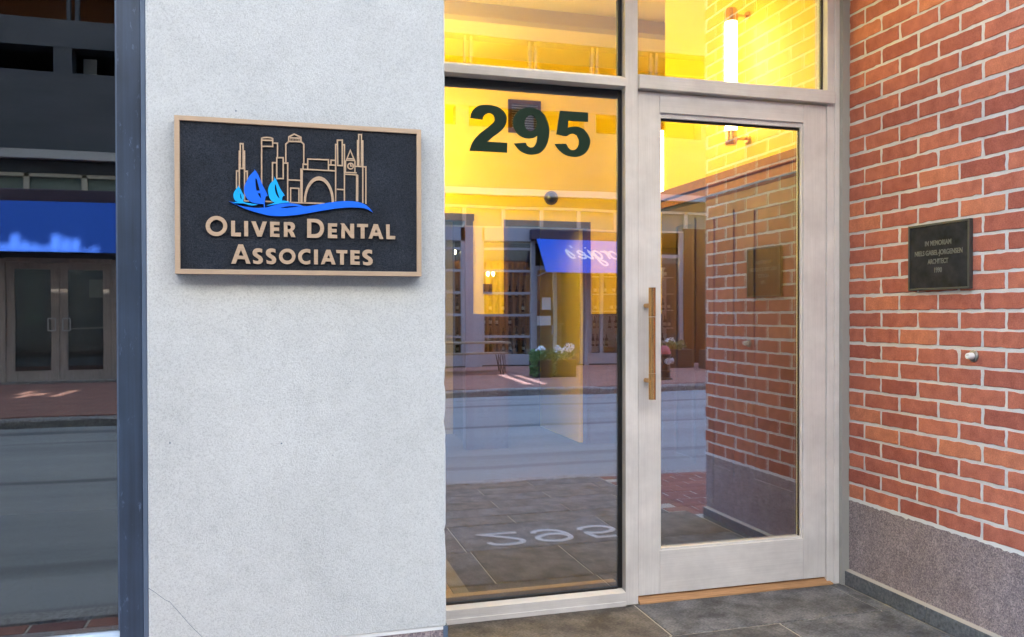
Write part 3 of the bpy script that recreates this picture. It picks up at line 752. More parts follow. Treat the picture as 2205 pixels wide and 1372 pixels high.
part('panel', MB().box(sx0 + fr - .001, sx1 - fr + .001, SY + .004, SY + .027, sz0 + fr - .001, sz1 - fr + .001), 'leather', t)
mm = lambda l: [(a / 1000, b / 1000) for a, b in l]
for g in LETTERS:
    part('letter', MB().prism([smooth_loop(mm(l), 38, 3) for l in g], put, -.0005, .0045), 'bronze', t)
LW = {'clock': .0028}
NM = {'stepped': 'stepped_tower_outline', 'flat': 'flat_tower_outline', 'twin': 'twin_block_outline', 'dome': 'pediment_tower_outline', 'low': 'low_building_outline', 'block': 'slab_tower_outline', 'clock': 'clock_tower_outline', 'spire': 'tall_tower_outline'}
kk = 0
for nme, strokes in SKY.items():
    b = MB()
    for i, s_ in enumerate(strokes):
        kk += 1
        thin = nme == 'dome' and i >= 3
        b.ribbon(mm(s_), .0011 if thin else LW.get(nme, .0031), put, .0004 + .00003 * kk, .0045)
    part(NM[nme], b, 'bronze', t)
part('arch', MB().prism([mm(ARCH)], put, -.0002, .0045), 'bronze', t)
part('wave', MB().prism([smooth_loop(mm(l), 50, 3) for l in WAVE], put, -.0012, .0045), 'navyblue', t)
part('sailing_boat', MB().prism([smooth_loop(mm(l), 45, 3) for l in SAILS['big']], put, -.0016, .0044), 'navyblue', t)
for k in ('mid', 'small'):
    part('sailing_boat', MB().prism([smooth_loop(mm(l), 45, 3) for l in SAILS[k]], put, -.0014 if k == 'mid' else -.0013, .0043), 'skyblue', t)

# ================================================================== blue framed shop window on the left
t = thing('shop_window', 'tall dark shop window in a weathered blue metal frame left of the pillar', 'window', (-1.6, 2.07, 0))
WZ = .452
part('pane', MB().box(-3.0, -.352, 2.082, 2.09, WZ, 3.4), 'darkglass', t)
part('jamb', MB().box(-.352, -.3008, 2.062, 2.16, 0, 3.45), 'blue', t, .0015)
part('jamb', MB().box(-3.06, -3.0, 2.062, 2.16, 0, 3.45), 'blue', t, .0015)
part('edge_trim', MB().box(-.3003, -.2895, 2.056, 2.12, 0, 3.45), 'bluelight', t, .002)
part('glazing_bead', MB().box(-.3565, -.3525, 2.072, 2.0815, WZ + .001, 3.4), 'bluelight', t)
part('head', MB().box(-3.0, -.352, 2.062, 2.16, 3.4, 3.45), 'blue', t)
part('sill', MB().add([(-3.0, 2.045, .436), (-.353, 2.045, .436), (-.353, 2.0805, .450), (-3.0, 2.0805, .450), (-3.0, 2.045, .424), (-.353, 2.045, .424), (-.353, 2.12, .424), (-3.0, 2.12, .424), (-3.0, 2.12, .450), (-.353, 2.12, .450)],
     [(0, 1, 2, 3), (4, 5, 1, 0), (3, 2, 9, 8), (4, 0, 3, 8, 7), (1, 5, 6, 9, 2), (7, 6, 5, 4), (8, 9, 6, 7)]), 'sillmetal', t)
part('apron_panel', MB().box(-3.0, -.3525, 2.065, 2.15, 0, .4235), 'blue', t)
sh = struct('shop_interior', MB().box(-3.06, -.36, 2.2, 2.25, 0, WZ - .03).box(-3.2, -.3, 5.5, 5.6, 0, 3.5).box(-3.25, -3.15, 2.16, 5.6, 0, 3.5).box(-.36, -.29, 2.17, 5.6, 0, 3.5).box(-3.2, -.3, 2.16, 5.6, 3.46, 3.55).box(-3.2, -.3, 2.16, 5.6, -.3, .005), 'dark')

# ================================================================== glazed entrance: frame, panes and numerals
D = 3.09
t = thing('glazed_entrance', 'off white timber screen with tall panes, green 295 numerals and door opening', 'window', (1.4, D, 0))
part('mullion', MB().box(1.3525, 1.4085, D, D + .09, 0, 3.28), 'wood_v', t, .002)
part('jamb', MB().box(2.3045, 2.3385, D + .001, D + .09, 0, 3.28), 'wood_v', t, .002)
part('jamb', MB().box(2.339, 2.362, D - .006, D + .09, 0, 3.28), 'wood_v', t, .002)
part('jamb', MB().box(.41, .46, D, D + .09, 0, 3.28), 'wood_v', t, .002)
part('transom_bar', MB().add([(.46, D - .012, 2.099), (1.352, D - .012, 2.099), (1.352, D - .012, 2.130), (.46, D - .012, 2.130), (.46, D + .03, 2.150), (1.352, D + .03, 2.150), (1.352, D + .09, 2.150), (.46, D + .09, 2.150), (.46, D + .09, 2.095), (1.352, D + .09, 2.095)],
     [(0, 1, 2, 3), (3, 2, 5, 4), (4, 5, 6, 7), (7, 6, 9, 8), (8, 9, 1, 0), (0, 3, 4, 7, 8), (1, 9, 6, 5, 2)]), 'wood_h', t, .0015)
part('transom_bar', MB().add([(1.409, D - .016, 2.096), (2.330, D - .016, 2.096), (2.330, D - .016, 2.150), (1.409, D - .016, 2.150), (1.409, D + .03, 2.162), (2.304, D + .03, 2.162), (2.304, D + .09, 2.162), (1.409, D + .09, 2.162), (1.409, D + .09, 2.092), (2.304, D + .09, 2.092), (2.330, D - .001, 2.15), (2.330, D - .001, 2.096)],
     [(0, 1, 2, 3), (3, 2, 10, 5, 4), (4, 5, 6, 7), (7, 6, 9, 8), (8, 9, 11, 1, 0), (0, 3, 4, 7, 8), (1, 11, 10, 2), (5, 10, 11, 9, 6)]), 'wood_h', t, .0015)
part('sill', MB().add([(.46, D - .004, .004), (1.352, D - .004, .004), (1.352, D - .004, .053), (.46, D - .004, .053), (.46, D + .034, .060), (1.352, D + .034, .060), (1.352, D + .034, .004), (.46, D + .034, .004)],
     [(0, 1, 2, 3), (3, 2, 5, 4), (4, 5, 6, 7), (7, 6, 1, 0), (0, 3, 4, 7), (1, 6, 5, 2)]), 'wood_h', t, .0012)
part('sill_foot', MB().box(.46, 1.352, D - .0065, D + .03, -.002, .018), 'wood_h', t, .001)
part('head', MB().box(.46, 1.352, D, D + .09, 3.2, 3.28), 'wood_h', t)
part('head', MB().box(1.409, 2.304, D, D + .09, 3.2, 3.28), 'wood_h', t)
GY = D + .037
part('gasket', MB().box(1.334, 1.352, GY - .004, GY + .012, .062, 2.094), 'black', t)
part('gasket', MB().box(.46, 1.333, GY - .004, GY + .012, 2.06, 2.094), 'black', t)
part('gasket', MB().box(1.334, 1.352, GY - .004, GY + .012, 2.152, 3.2), 'black', t)
part('gasket', MB().box(.46, 1.333, GY - .003, GY + .012, .0602, .068), 'black', t)
part('gasket', MB().box(2.297, 2.304, GY - .004, GY + .012, 2.164, 3.2), 'black', t)
part('gasket', MB().box(1.4095, 1.412, GY - .002, GY + .012, 2.164, 3.2), 'black', t)
part('pane', MB().box(.46, 1.334, GY, GY + .008, .068, 2.062), 'glass', t).data
part('pane', MB().box(.46, 1.334, GY, GY + .008, 2.152, 3.2), 'glass', t)
part('pane', MB().box(1.412, 2.297, GY, GY + .008, 2.164, 3.2), 'glass', t)
part('inner_sill', MB().box(.46, 1.334, GY + .012, GY + .05, .06, .084), 'tanfloor', t)
for g in NUMS:
    part('numeral', MB().prism([smooth_loop([(a / 1000, b / 1000) for a, b in l], 38, 4) for l in g], lambda a, b, d: (a, GY - d, b), .0012, -.0002), 'green', t)
part('threshold', MB().add([(1.411, D - .012, .001), (2.328, D - .012, .001), (2.328, D - .010, .007), (1.411, D - .010, .007), (1.411, D + .02, .026), (2.304, D + .02, .026), (2.304, D + .09, .026), (1.411, D + .09, .026), (1.411, D + .09, 0), (2.304, D + .09, 0)],
     [(0, 1, 2, 3), (3, 2, 5, 4), (4, 5, 6, 7), (7, 6, 9, 8), (8, 9, 1, 0), (0, 3, 4, 7, 8), (1, 9, 6, 5, 2)]), 'oak', t)

# ================================================================== entrance door
t = thing('entrance_door', 'off white timber door with one tall pane and a brass bar handle', 'door', (1.86, D, .03))
DY = D + .008
dz0, dz1 = .030, 2.088
part('stile', MB().box(1.412, 1.5085, DY, DY + .045, dz0, dz1), 'wood_v', t, .0015)
part('stile', MB().box(2.190, 2.302, DY, DY + .045, dz0, dz1), 'wood_v', t, .0015)
part('rail', MB().box(1.5092, 2.1893, DY, DY + .045, 2.008, dz1), 'wood_h', t, .0015)
part('rail', MB().box(1.5092, 2.1893, DY, DY + .045, dz0, .208), 'wood_h', t, .0015)
bd = MB()
for bx in ((1.5092, 1.5175, .208, 2.008), (2.181, 2.1893, .208, 2.008), (1.518, 2.1805, .208, .2155), (1.518, 2.1805, 1.988, 2.008)):
    bd.box(bx[0], bx[1], DY + .008, DY + .04, bx[2], bx[3])
part('glazing_bead', bd, 'wood_v', t, .001)
part('gasket', MB().box(1.518, 2.1805, DY + .018, DY + .024, 1.978, 1.988), 'black', t)
part('gasket', MB().box(2.177, 2.1808, DY + .018, DY + .024, .216, 1.977), 'black', t)
part('pane', MB().box(1.5176, 2.181, DY + .024, DY + .031, .2156, 1.988), 'glass', t)
hx, hy = 1.4475, D - .048
h = part('handle', MB().cyl((hx, hy, .944), (hx, hy, 1.170), .0138, n=28), 'brass', t, 0, True)
part('grip', MB().cyl((hx, hy, 1.1715), (hx, hy, 1.2885), .0143, n=28).cyl((hx, hy, .838), (hx, hy, .9425), .0143, n=28), 'brass', h, 0, True)
part('standoff', MB().cyl((hx, hy + .014, 1.216), (hx - .003, DY - .0005, 1.216), .0095, n=18), 'brass', h, 0, True)
part('standoff', MB().cyl((hx, hy + .014, .912), (hx - .003, DY - .0005, .912), .0095, n=18), 'brass', h, 0, True)

# ================================================================== brick wall
BX = 2.396
t = thing('brick_wall', 'red brick side wall with pale mortar above a speckled granite plinth', 'wall', (BX, 2.5, 0))
YE = 1.93
PZ = .378
part('mortar', MB().box(BX + .0012, BX + .3, YE + .006, 3.3, PZ + .002, 3.3), 'mortar', t)
# plinth: a return block at the street corner and the long slab
part('granite_plinth', MB().box(BX + .001, BX + .3, YE, YE + .084, -.05, PZ - .006), 'granite', t, .0015)
part('granite_plinth', MB().box(BX + .001, BX + .3, YE + .09, 3.3, -.05, PZ - .006), 'granite', t, .0015)
bj = MB()
rnd = random.Random(9)
n = 90
vs, fs = [], []
for i in range(n + 1):
    y = YE + (3.08 - YE) * i / n
    dn = rnd.uniform(-.003, .0015) - (.004 if rnd.random() < .12 else 0)
    vs += [(BX - .0005, y, PZ - .007 + dn), (BX - .0005, y, PZ + .006), (BX + .02, y, PZ + .006), (BX + .02, y, PZ - .007 + dn)]
for i in range(n):
    for k in range(4):
        fs.append((i * 4 + k, i * 4 + (k + 1) % 4, i * 4 + 4 + (k + 1) % 4, i * 4 + 4 + k))
part('bedding_joint', MB().add(vs, fs), 'whitejoint', t)
def brick_mesh(w, h, seed):
    rnd = random.Random(seed)
    pts = []
    def edge(a, b, n):
        for i in range(n):
            u = (i + (rnd.uniform(-.2, .2) if i else 0)) / n
            pts.append(Vector((a[0] + (b[0] - a[0]) * u + rnd.gauss(0, .0011), a[1] + (b[1] - a[1]) * u + rnd.gauss(0, .0012))))
    c = [(0, 0), (w, 0), (w, h), (0, h)]
    ns = (8, 3, 8, 3) if w > .12 else (4, 3, 4, 3)
    for i in range(4):
        edge(c[i], c[(i + 1) % 4], ns[i])
    if rnd.random() < .35:                                           # a knocked corner
        k = rnd.choice([0, ns[0], ns[0] + ns[1], sum(ns[:3])])
        q = pts[k]
        q += (Vector((w / 2, h / 2)) - q).normalized() * rnd.uniform(.003, .006)
    cen = Vector((w / 2, h / 2))
    vs = []
    for d, ins in ((.012, 0), (-.0002, 0), (-.0014, .0016)):
        for p in pts:
            e = Vector((max(-1, min(1, (cen.x - p.x) / .01)), max(-1, min(1, (cen.y - p.y) / .01))))
            vs.append((d, (p + e * ins).x, (p + e * ins).y))
    k = len(pts)
    fs = [(a * k + i, a * k + (i + 1) % k, a * k + k + (i + 1) % k, a * k + k + i) for a in (0, 1) for i in range(k)]
    fs.append(tuple(range(2 * k, 3 * k)))
    return MB().add(vs, fs).mesh('brick', M['brick'])
full = [brick_mesh(.1912, .0562, 10 + i) for i in range(9)]
cuts = {}
C0 = PZ + .006
course = 0
while C0 + course * .0677 + .06 < 3.3:
    z = C0 + course * .0677 + rnd.uniform(-.0012, .0012)
    first = 2.966 if course % 2 == 0 else 2.866
    j = first + .2032
    spans = []
    while j > YE + .01:
        a, b = max(YE, j - .2032 + .0059), min(3.062, j - .0059)
        if b - a > .02:
            spans.append((a, b))
        j -= .2032
    for a, b in spans:
        w = b - a
        jy = rnd.uniform(-.0015, .0015)
        if abs(w - .1914) < .002:
            me = rnd.choice(full)
        else:
            k = (round(w, 2), rnd.randint(0, 2))
            if k not in cuts:
                cuts[k] = brick_mesh(w, .0562, 200 + len(cuts))
            me = cuts[k]
        o = link('brick', me, t, (BX + rnd.uniform(-.0012, .0012), a + jy, z))
        o.rotation_euler.x = rnd.gauss(0, .003)
    course += 1
part('sealant_strip', MB().box(BX - .034, BX + .004, 3.064, 3.1, 0, 3.28), 'sealant', t)
st = MB()
for a, b in ((3.062, 2.60), (2.597, 2.13), (2.127, 1.935)):
    s_ = part('skirting_tile', MB().box(BX - .022, BX - .0015, b, a, 0, .062), 'skirting', t, .001)
part('skirting_grout', MB().add([(BX - .0215, 1.936, .0615), (BX - .0215, 3.062, .0615), (BX + .002, 3.062, .068), (BX + .002, 1.936, .068), (BX - .02, 1.936, .05), (BX - .02, 3.062, .05)], [(0, 1, 2, 3), (4, 5, 1, 0)]), 'joint', t)

# ================================================================== memorial plaque
t = thing('memorial_plaque', 'small dark bronze memorial plaque with worn lettering on the brick wall', 'plaque', (BX, 2.544, 1.27))
p0, p1, q0, q1 = 2.395, 2.693, 1.270, 1.522
pput = lambda a, b, d: (BX - .020 + d, a, b)
part('plate', MB().box(BX - .0165, BX - .004, p0 + .004, p1 - .004, q0 + .004, q1 - .004), 'plaque', t)
bw = .008
bo = MB()
for a0, a1, b0, b1 in ((p0, p1, q0, q0 + bw), (p0, p1, q1 - bw, q1), (p0, p0 + bw, q0 + bw, q1 - bw), (p1 - bw, p1, q0 + bw, q1 - bw)):
    bo.box(BX - .020, BX - .003, a0, a1, b0, b1)
part('border', bo, 'plaque_edge', t, .001)
for s_, z, w in (('IN MEMORIAM', 1.447, .128), ('NIELS GABEL-JORGENSEN', 1.411, .232), ('ARCHITECT', 1.378, .100), ('1990', 1.345, .036)):
    cu = bpy.data.curves.new('lettering', 'FONT')
    cu.body = s_
    cu.align_x = 'CENTER'
    cu.size = .026
    cu.offset = .0006
    cu.extrude = .0008
    tmp = bpy.data.objects.new('lettering', cu)
    me = bpy.data.meshes.new_from_object(tmp)
    bpy.data.objects.remove(tmp)
    xs_ = [v_.co.x for v_ in me.vertices]
    k = w / (max(xs_) - min(xs_))
    for v_ in me.vertices:
        v_.co = Vector((BX - .0168 - v_.co.z, 2.544 - v_.co.x * k, z - .009 + v_.co.y))
    me.materials.append(M['plaque_text'])
    link('lettering', me, t)

# ================================================================== round door stop
t = thing('door_stop', 'round steel door stop with a white rubber bumper on the brick wall', 'door stop', (BX, 2.391, 1.03))
part('base', MB().lathe((BX + .002, 2.391, 1.029), (-1, 0, 0), [(0, .021), (.008, .021), (.011, .018), (.012, .012)], 28), 'steel', t, 0, True)
part('bumper', MB().lathe((BX - .010, 2.391, 1.029), (-1, 0, 0), [(0, .0125), (.016, .0115), (.021, .0105), (.0225, .008), (.0222, .004), (.019, .003)], 24), 'white', t, 0, True)

# ================================================================== recess soffit and the building above
sf = struct('recess_soffit', MB().box(.40, BX + .3, 1.95, 3.3, 3.3, 3.44), 'cream')
t = thing('soffit_downlight', 'small lit round downlight in the soffit over the doorway', 'lamp', (1.55, 2.55, 3.3))
part('housing', MB().lathe((1.55, 2.55, 3.2995), (0, 0, -1), [(0, .06), (.012, .06), (.014, .045), (.004, .042)], 24), 'white', t, 0, True)
part('lens', MB().lathe((1.55, 2.55, 3.294), (0, 0, -1), [(0, .038), (.003, .036)], 24), 'lamp', t)
up = MB()
Y0, Y1 = 2.04, 3.0
SL = []                                                             # invented openings, shaped to throw ragged sun patches across the street
for i in range(10):
    x = -5.38 + i * .155
    low = () if i in (0, 3, 4, 8) else ((10.3 + .25 * (i % 3), 12.0 + .3 * math.sin(i * 1.7)),)
    SL.append((x, x + .154, low + ((14.55, 15.68 + .14 * math.sin(i * 1.3 + .5) + .07 * math.sin(i * 2.9) - (.16 if i in (0, 9) else 0)),)))
SL += [(3.47, 3.63, ((8.4, 11.4),)), (3.76, 3.90, ((8.4, 11.2),))]
xs = [-60]
for a, b, holes in SL:
    up.box(xs[-1], a, Y0, Y1, 3.45, 24)
    zl = 3.45
    for z0, z1 in holes:
        up.box(a, b, Y0, Y1, zl, z0)
        zl = z1
    up.box(a, b, Y0, Y1, zl, 24)
    xs.append(b)
up.box(xs[-1], 60, Y0, Y1, 3.45, 24)
b_ = thing('office_building', 'tall grey building over the recessed entrance and the shop window', 'building', (0, 2.1, 0))
part('sun_slotted_upper_wall', up, 'concrete', b_)
part('street_wall', MB().box(-60, -3.06, 2.05, 2.5, 0, 3.45), 'concrete', b_)
part('granite_plinth', MB().box(BX + .302, 60, YE, YE + .084, -.05, PZ - .006), 'granite', b_)
part('street_wall', MB().box(BX + .3, 60, 1.932, 2.4, 0, 3.45).box(BX + .001, BX + .3, YE + .002, YE + .006, PZ, 3.3), 'wall_brick', b_)

# ================================================================== lobby seen through the glass
LB, CZ = 7.0, 3.42
fl = struct('lobby_floor', MB().box(.42, 4.0, 3.18, 8.4, -.2, .012), 'lobbyfloor')
struct('lobby_floor_border', MB().box(.42, .70, 3.18, 8.4, .012, .016), 'tanfloor')
struct('floor_strip', MB().box(.70, .765, 3.18, 8.4, .012, .022), 'stripfloor')
lw = struct('lobby_wall', MB().box(2.72, 4.0, LB, LB + .12, 1.19, CZ).box(1.63, 1.91, LB, LB + .12, 1.19, CZ).box(.42, 1.63, LB, LB + .12, 2.04, CZ).box(1.91, 2.72, LB, LB + .12, 2.0, CZ)
            .box(BX, BX + .12, 3.2, 4.84, 0, CZ).box(.34, .42, 3.3, LB + .12, 0, CZ).box(BX + .12, 4.0, 4.74, 4.84, 0, CZ).box(3.95, 4.05, 4.84, LB + .12, 0, CZ), 'yellow')
struct('lobby_ceiling', MB().box(.34, 4.05, 3.2, 8.4, CZ, CZ + .1), 'cream')
struct('ceiling_beam', MB().box(.42, 3.95, 5.78, 5.88, 3.32, CZ), 'tan')
struct('passage_wall', MB().box(2.66, 2.76, LB + .12, 8.3, 0, 2.6), 'yellow')
struct('passage_end', MB().box(.42, 2.76, 8.3, 8.4, 0, CZ).box(.34, .42, LB + .12, 8.4, 0, CZ), 'darkbrown')
struct('passage_ceiling', MB().box(.42, 2.76, LB + .12, 8.4, 2.55, 2.65), 'darkbrown')
struct('passage_partition', MB().box(1.66, 1.72, LB + .12, 8.3, 0, 2.55), 'darkbrown')
struct('passage_back', MB().box(.42, 1.66, 8.0, 8.1, 0, 2.55), 'tan')
t = thing('doorway_trim', 'thin red brown frame round the dark inner doorway', 'door frame', (2.3, LB, 0))
part('frame', MB().box(1.91, 1.945, LB - .012, LB + .1, 0, 1.965).box(2.685, 2.72, LB - .012, LB + .1, 0, 1.965).box(1.91, 2.72, LB - .012, LB + .1, 1.965, 2.02), 'brownwood', t)
t = thing('opening_trim', 'wooden header over the inner opening at the lobby\'s left', 'trim', (1.2, LB, 0))
part('header', MB().box(.42, 1.64, LB - .02, LB + .1, 2.0, 2.06), 'brownwood', t)
part('post', MB().box(1.56, 1.63, LB - .016, LB + .1, 0, 1.998), 'brownwood', t)
t = thing('lobby_wainscot', 'dark wooden wainscot along the lower half of the yellow lobby wall', 'wainscot', (2.9, LB, 0))
part('panel', MB().box(2.72, 3.95, LB - .014, LB + .1, 0, 1.192), 'darkwood', t)
part('panel', MB().box(1.63, 1.91, LB - .014, LB + .1, 0, 1.192), 'darkwood', t)
M['railwood'] = brushed('red_brown_cap_rail', (.24, .065, .016), .5, (4, 40, 40), .2)
t = thing('wall_panelling', 'tall red brown wood panelling with a cap rail on the lobby\'s right wall', 'panelling', (BX, 4, 0))
part('board', MB().box(BX - .022, BX - .001, 3.2, 4.845, .02, 1.84), 'brownwood', t)
part('cap_rail', MB().box(BX - .055, BX - .001, 3.2, 4.86, 1.908, 1.962), 'railwood', t, .002)
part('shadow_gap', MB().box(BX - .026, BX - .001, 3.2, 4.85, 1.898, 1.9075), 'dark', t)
part('frieze', MB().box(BX - .040, BX - .001, 3.2, 4.853, 1.858, 1.8975), 'railwood', t)
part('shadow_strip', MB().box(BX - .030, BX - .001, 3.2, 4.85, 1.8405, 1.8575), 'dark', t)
for y0, y1 in ((4.40, 4.66), (3.97, 4.21), (3.40, 3.80)):
    mo = MB()
    for a, b, c, d in ((y0, y1, 1.72, 1.75), (y0, y1, .3, .33), (y0, y0 + .03, .33, 1.72), (y1 - .03, y1, .33, 1.72)):
        mo.box(BX - .03, BX - .0225, a, b, c, d)
    part('moulding', mo, 'darkwood', t)

def sconce(x, y, z0, z1, ax, label, tube='tube'):
    """tube lamp standing off the wall toward -ax"""
    t = thing('wall_lamp', label, 'wall lamp', (x, y, z0), 'tube lamps on the lobby walls')
    r = .031
    part('tube', MB().cyl((x, y, z0 + .075), (x, y, z1 - .07), r, n=24), tube, t, 0, True)
    part('cap', MB().lathe((x, y, z0), (0, 0, 1), [(0, .026), (.004, .03), (.03, .033), (.074, .034)], 24), 'brass', t, 0, True)
    part('cap', MB().lathe((x, y, z1 - .07), (0, 0, 1), [(0, .033), (.05, .034), (.07, .027)], 24), 'brass', t, 0, True)
    wx, wy = x + ax[0], y + ax[1]
    for zz in (z0 + .04, z1 - .035):
        part('bracket', MB().cyl((x + ax[0] * .3, y + ax[1] * .3, zz), (wx, wy, zz), .011, n=12).lathe((wx, wy, zz), (-ax[0], -ax[1], 0), [(0, .028), (.012, .028), (.014, .02)], 16), 'brass', t)
    return t
sconce(2.296, 3.87, 2.07, 2.785, (.1, 0), 'lit white tube wall lamp with brass caps above the cap rail')
sconce(3.365, LB - .1, 2.22, 2.93, (0, .1), 'second lit tube wall lamp half hidden behind the door stile')
sconce(.54, 6.05, 2.07, 2.785, (-.12, 0), 'tube lamp added unseen as fill light between the fifth lamp and the lobby corner', 'fill_tube')  # from here on, lamps added out of view to brighten the yellow lobby
sconce(.54, 4.8, 2.07, 2.785, (-.12, 0), 'fourth tube lamp, added unseen as fill light along the lobby wall behind the pillar', 'fill_tube')
sconce(.54, 4.2, 2.07, 2.785, (-.12, 0), 'third tube lamp, added unseen as fill light on the lobby wall behind the pillar', 'fill_tube')
sconce(.54, 5.6, 2.07, 2.785, (-.12, 0), 'fifth tube lamp, added unseen as fill light deeper in the lobby behind the pillar', 'fill_tube')
sconce(.54, 6.5, 2.07, 2.785, (-.12, 0), 'sixth tube lamp, added unseen as fill light in the lobby corner behind the pillar', 'fill_tube')
sconce(.54, 3.9, 2.9, 3.36, (-.12, 0), 'short upper tube lamp added unseen as fill light behind the pillar', 'fill_tube')
sconce(.54, 5.2, 2.9, 3.36, (-.12, 0), 'short upper tube lamp added unseen as fill light deeper behind the pillar', 'fill_tube')
sconce(1.05, LB - .1, 2.3, 3.0, (0, .1), 'tube lamp added unseen as fill light over the wooden header of the inner opening', 'fill_tube')

t = thing('vent_grille', 'square louvred vent in a brown frame behind the green 295', 'vent', (2.1, LB, 2.78))
vx0, vx1, vz0, vz1 = 1.95, 2.25, 2.785, 3.075
part('frame', MB().box(vx0, vx1, LB - .02, LB - .001, vz0, vz0 + .035).box(vx0, vx1, LB - .02, LB - .001, vz1 - .035, vz1).box(vx0, vx0 + .03, LB - .02, LB - .001, vz0 + .035, vz1 - .035).box(vx1 - .03, vx1, LB - .02, LB - .001, vz0 + .035, vz1 - .035), 'brownwood', t)
part('backing', MB().box(vx0 + .03, vx1 - .03, LB - .004, LB - .0012, vz0 + .035, vz1 - .035), 'dark', t)
lv = MB()
for i in range(10):
    z = vz0 + .04 + i * .0215
    lv.add([(vx0 + .03, LB - .016, z), (vx1 - .03, LB - .016, z), (vx1 - .03, LB - .006, z + .014), (vx0 + .03, LB - .006, z + .014)], [(0, 1, 2, 3)])
part('louvre', lv, 'steel', t)
t = thing('alarm_bell', 'round dark metal bell on the yellow lobby wall over the doorway', 'bell', (2.345, LB, 2.225))
part('base', MB().lathe((2.345, LB, 2.225), (0, -1, 0), [(0, .062), (.02, .062), (.024, .055)], 28), 'bronze_edge', t, 0, True)
M['gunmetal'] = mat('gunmetal', (.10, .10, .11), .22, .8)
part('dome', MB().lathe((2.345, LB - .024, 2.225), (0, -1, 0), [(0, .05), (.014, .046), (.028, .036), (.037, .02), (.04, .004)], 28), 'gunmetal', t, 0, True)
tag(part('wall_plate', MB().box(1.72, 1.80, LB - .018, LB - .001, 1.37, 1.455), 'darkwood', None, .003), 'small dark square plate on the yellow pier left of the doorway', 'wall plate')

# ================================================================== the building across the street (seen mirrored in the panes)
FY = -12.2
m = mat('dark_grey_cladding', (.075, .075, .08), .6)
M['clad'] = m
setcol(m, ramp(m, noise(m, coords(m, (.4, 1, 2), world=True), 1.5, 4), [(.3, (.042, .044, .053)), (.7, (.076, .078, .09))]))
M['ledge'] = mat('pale_stone_ledge', (.42, .41, .4), .8)
M['frame'] = mat('grey_lilac_window_frame', (.30, .30, .34), .5)
M['paleframe'] = mat('cream_window_frame', (.50, .45, .36), .5)
M['greenpane'] = mat('grey_green_blind', (.16, .20, .175), .5)
M['redbrownroom'] = mat('red_brown_room', (.5, .17, .06), .8)
M['awning'] = mat('royal_blue_canvas', (.004, .085, .5), .7)
M['awning_dark'] = mat('dark_plum_awning_box', (.05, .03, .05), .6)
M['rackwood'] = brushed('warm_rack_wood', (.40, .19, .06), .6, (30, 30, 2), .3)
M['bottle'] = mat('dark_bottle_glass', (.02, .015, .012), .15)
M['label'] = mat('cream_bottle_label', (.6, .55, .45), .6)
M['shelfwhite'] = mat('white_shelf', (.62, .63, .65), .6)
M['leaf'] = mat('green_leaf', (.10, .22, .075), .6)
M['leafdry'] = mat('olive_leaf', (.2, .2, .06), .6)
M['petal'] = mat('white_petal', (.75, .78, .8), .6)
M['planter'] = mat('dark_planter', (.035, .03, .032), .6)
M['redpaint'] = mat('faded_red_paint', (.45, .07, .075), .5)
M['hydrantbody'] = mat('black_hydrant_paint', (.02, .018, .02), .4)
M['silver'] = mat('silver_paint', (.5, .5, .53), .35, .5)
M['paper'] = mat('white_paper', (.75, .75, .74), .8)
M['greenbanner'] = mat('dark_green_banner', (.01, .05, .018), .7)
M['rawtable'] = mat('weathered_table_wood', (.24, .18, .13), .6)

M['doorframe'] = brushed('dark_bronze_aluminium', (.42, .35, .31), .35, (60, 60, 3), .2)
bd_ = thing('shop_building', 'grey clad building with shops across the street mirrored in the panes', 'building', (0, FY, 0))
cl = MB()
for z0, z1 in ((3.96, 5.53), (5.98, 6.47), (7.6, 11.6)):
    cl.box(-40, 40, FY - .4, FY, z0, z1)
part('spandrel', cl, 'clad', bd_)
pm_ = MB().box(0, .30, FY - .38, FY - .012, 5.53, 5.98).mesh('pier', M['clad'])
for i in range(-12, 16):
    link('pier', pm_, bd_, (-3.82 + 1.55 * i, 0, 0))
m = M['bouncestone'] = mat('pale_bounce_stone', (.52, .50, .47), .85)  # pale tone picked to throw sunlight back across the street
setcol(m, ramp(m, noise(m, coords(m, (.4, 1, .8), world=True), 1.5, 4), [(.3, (.45, .43, .4)), (.7, (.57, .55, .52))]))
part('bounce_storeys', MB().box(-40, 40, FY - 5, FY - .02, 11.6, 22), 'bouncestone', bd_)  # unseen storeys added to bounce sunlight onto the shaded near front
part('ledge', MB().box(-40, 40, FY - .2, FY + .16, 3.96, 4.11), 'ledge', bd_)
part('under_ledge', MB().box(-40, 40, FY - .3, FY - .06, 3.72, 3.96), 'clad', bd_)
fm, gl_, bl = MB(), MB(), MB()
x = -7.1
while x < 12:
    fm.box(x, x + .09, FY - .1, FY, 3.24, 3.72)
    if -0.3 > x or x > 3.0:
        pass
    x += .93
fm.box(-7.1, 12, FY - .1, FY, 3.66, 3.72).box(-7.1, 12, FY - .1, FY, 3.2, 3.24)
part('clerestory_frame', fm, 'paleframe', bd_)
part('clerestory_blind', MB().box(-40, 40, FY - .16, FY - .07, 3.2, 3.72), 'greenpane', bd_)
rm = MB()
for z0, z1 in ((5.53, 5.98), (6.47, 7.6)):
    rm.box(-40, 40, FY - 2.6, FY - 2.5, z0 - .3, z1 + .3)
part('upper_room', rm, 'redbrownroom', bd_)
part('upper_ceiling', MB().box(-40, 40, FY - 2.6, FY - .4, 5.99, 6.2).box(-40, 40, FY - 2.6, FY - .4, 5.2, 5.4), 'darkbrown', bd_)
pm_ = MB().box(0, .06, FY - .2, FY - .1, 6.47, 7.6).mesh('upper_mullion', M['clad'])
for i in range(-12, 16):
    for dx in (0, .14):
        link('upper_mullion', pm_, bd_, (-3.62 + 1.55 * i + dx, 0, 0))
part('upper_sill', MB().box(-40, 40, FY - .3, FY - .05, 5.49, 5.535), 'bluelight', bd_)
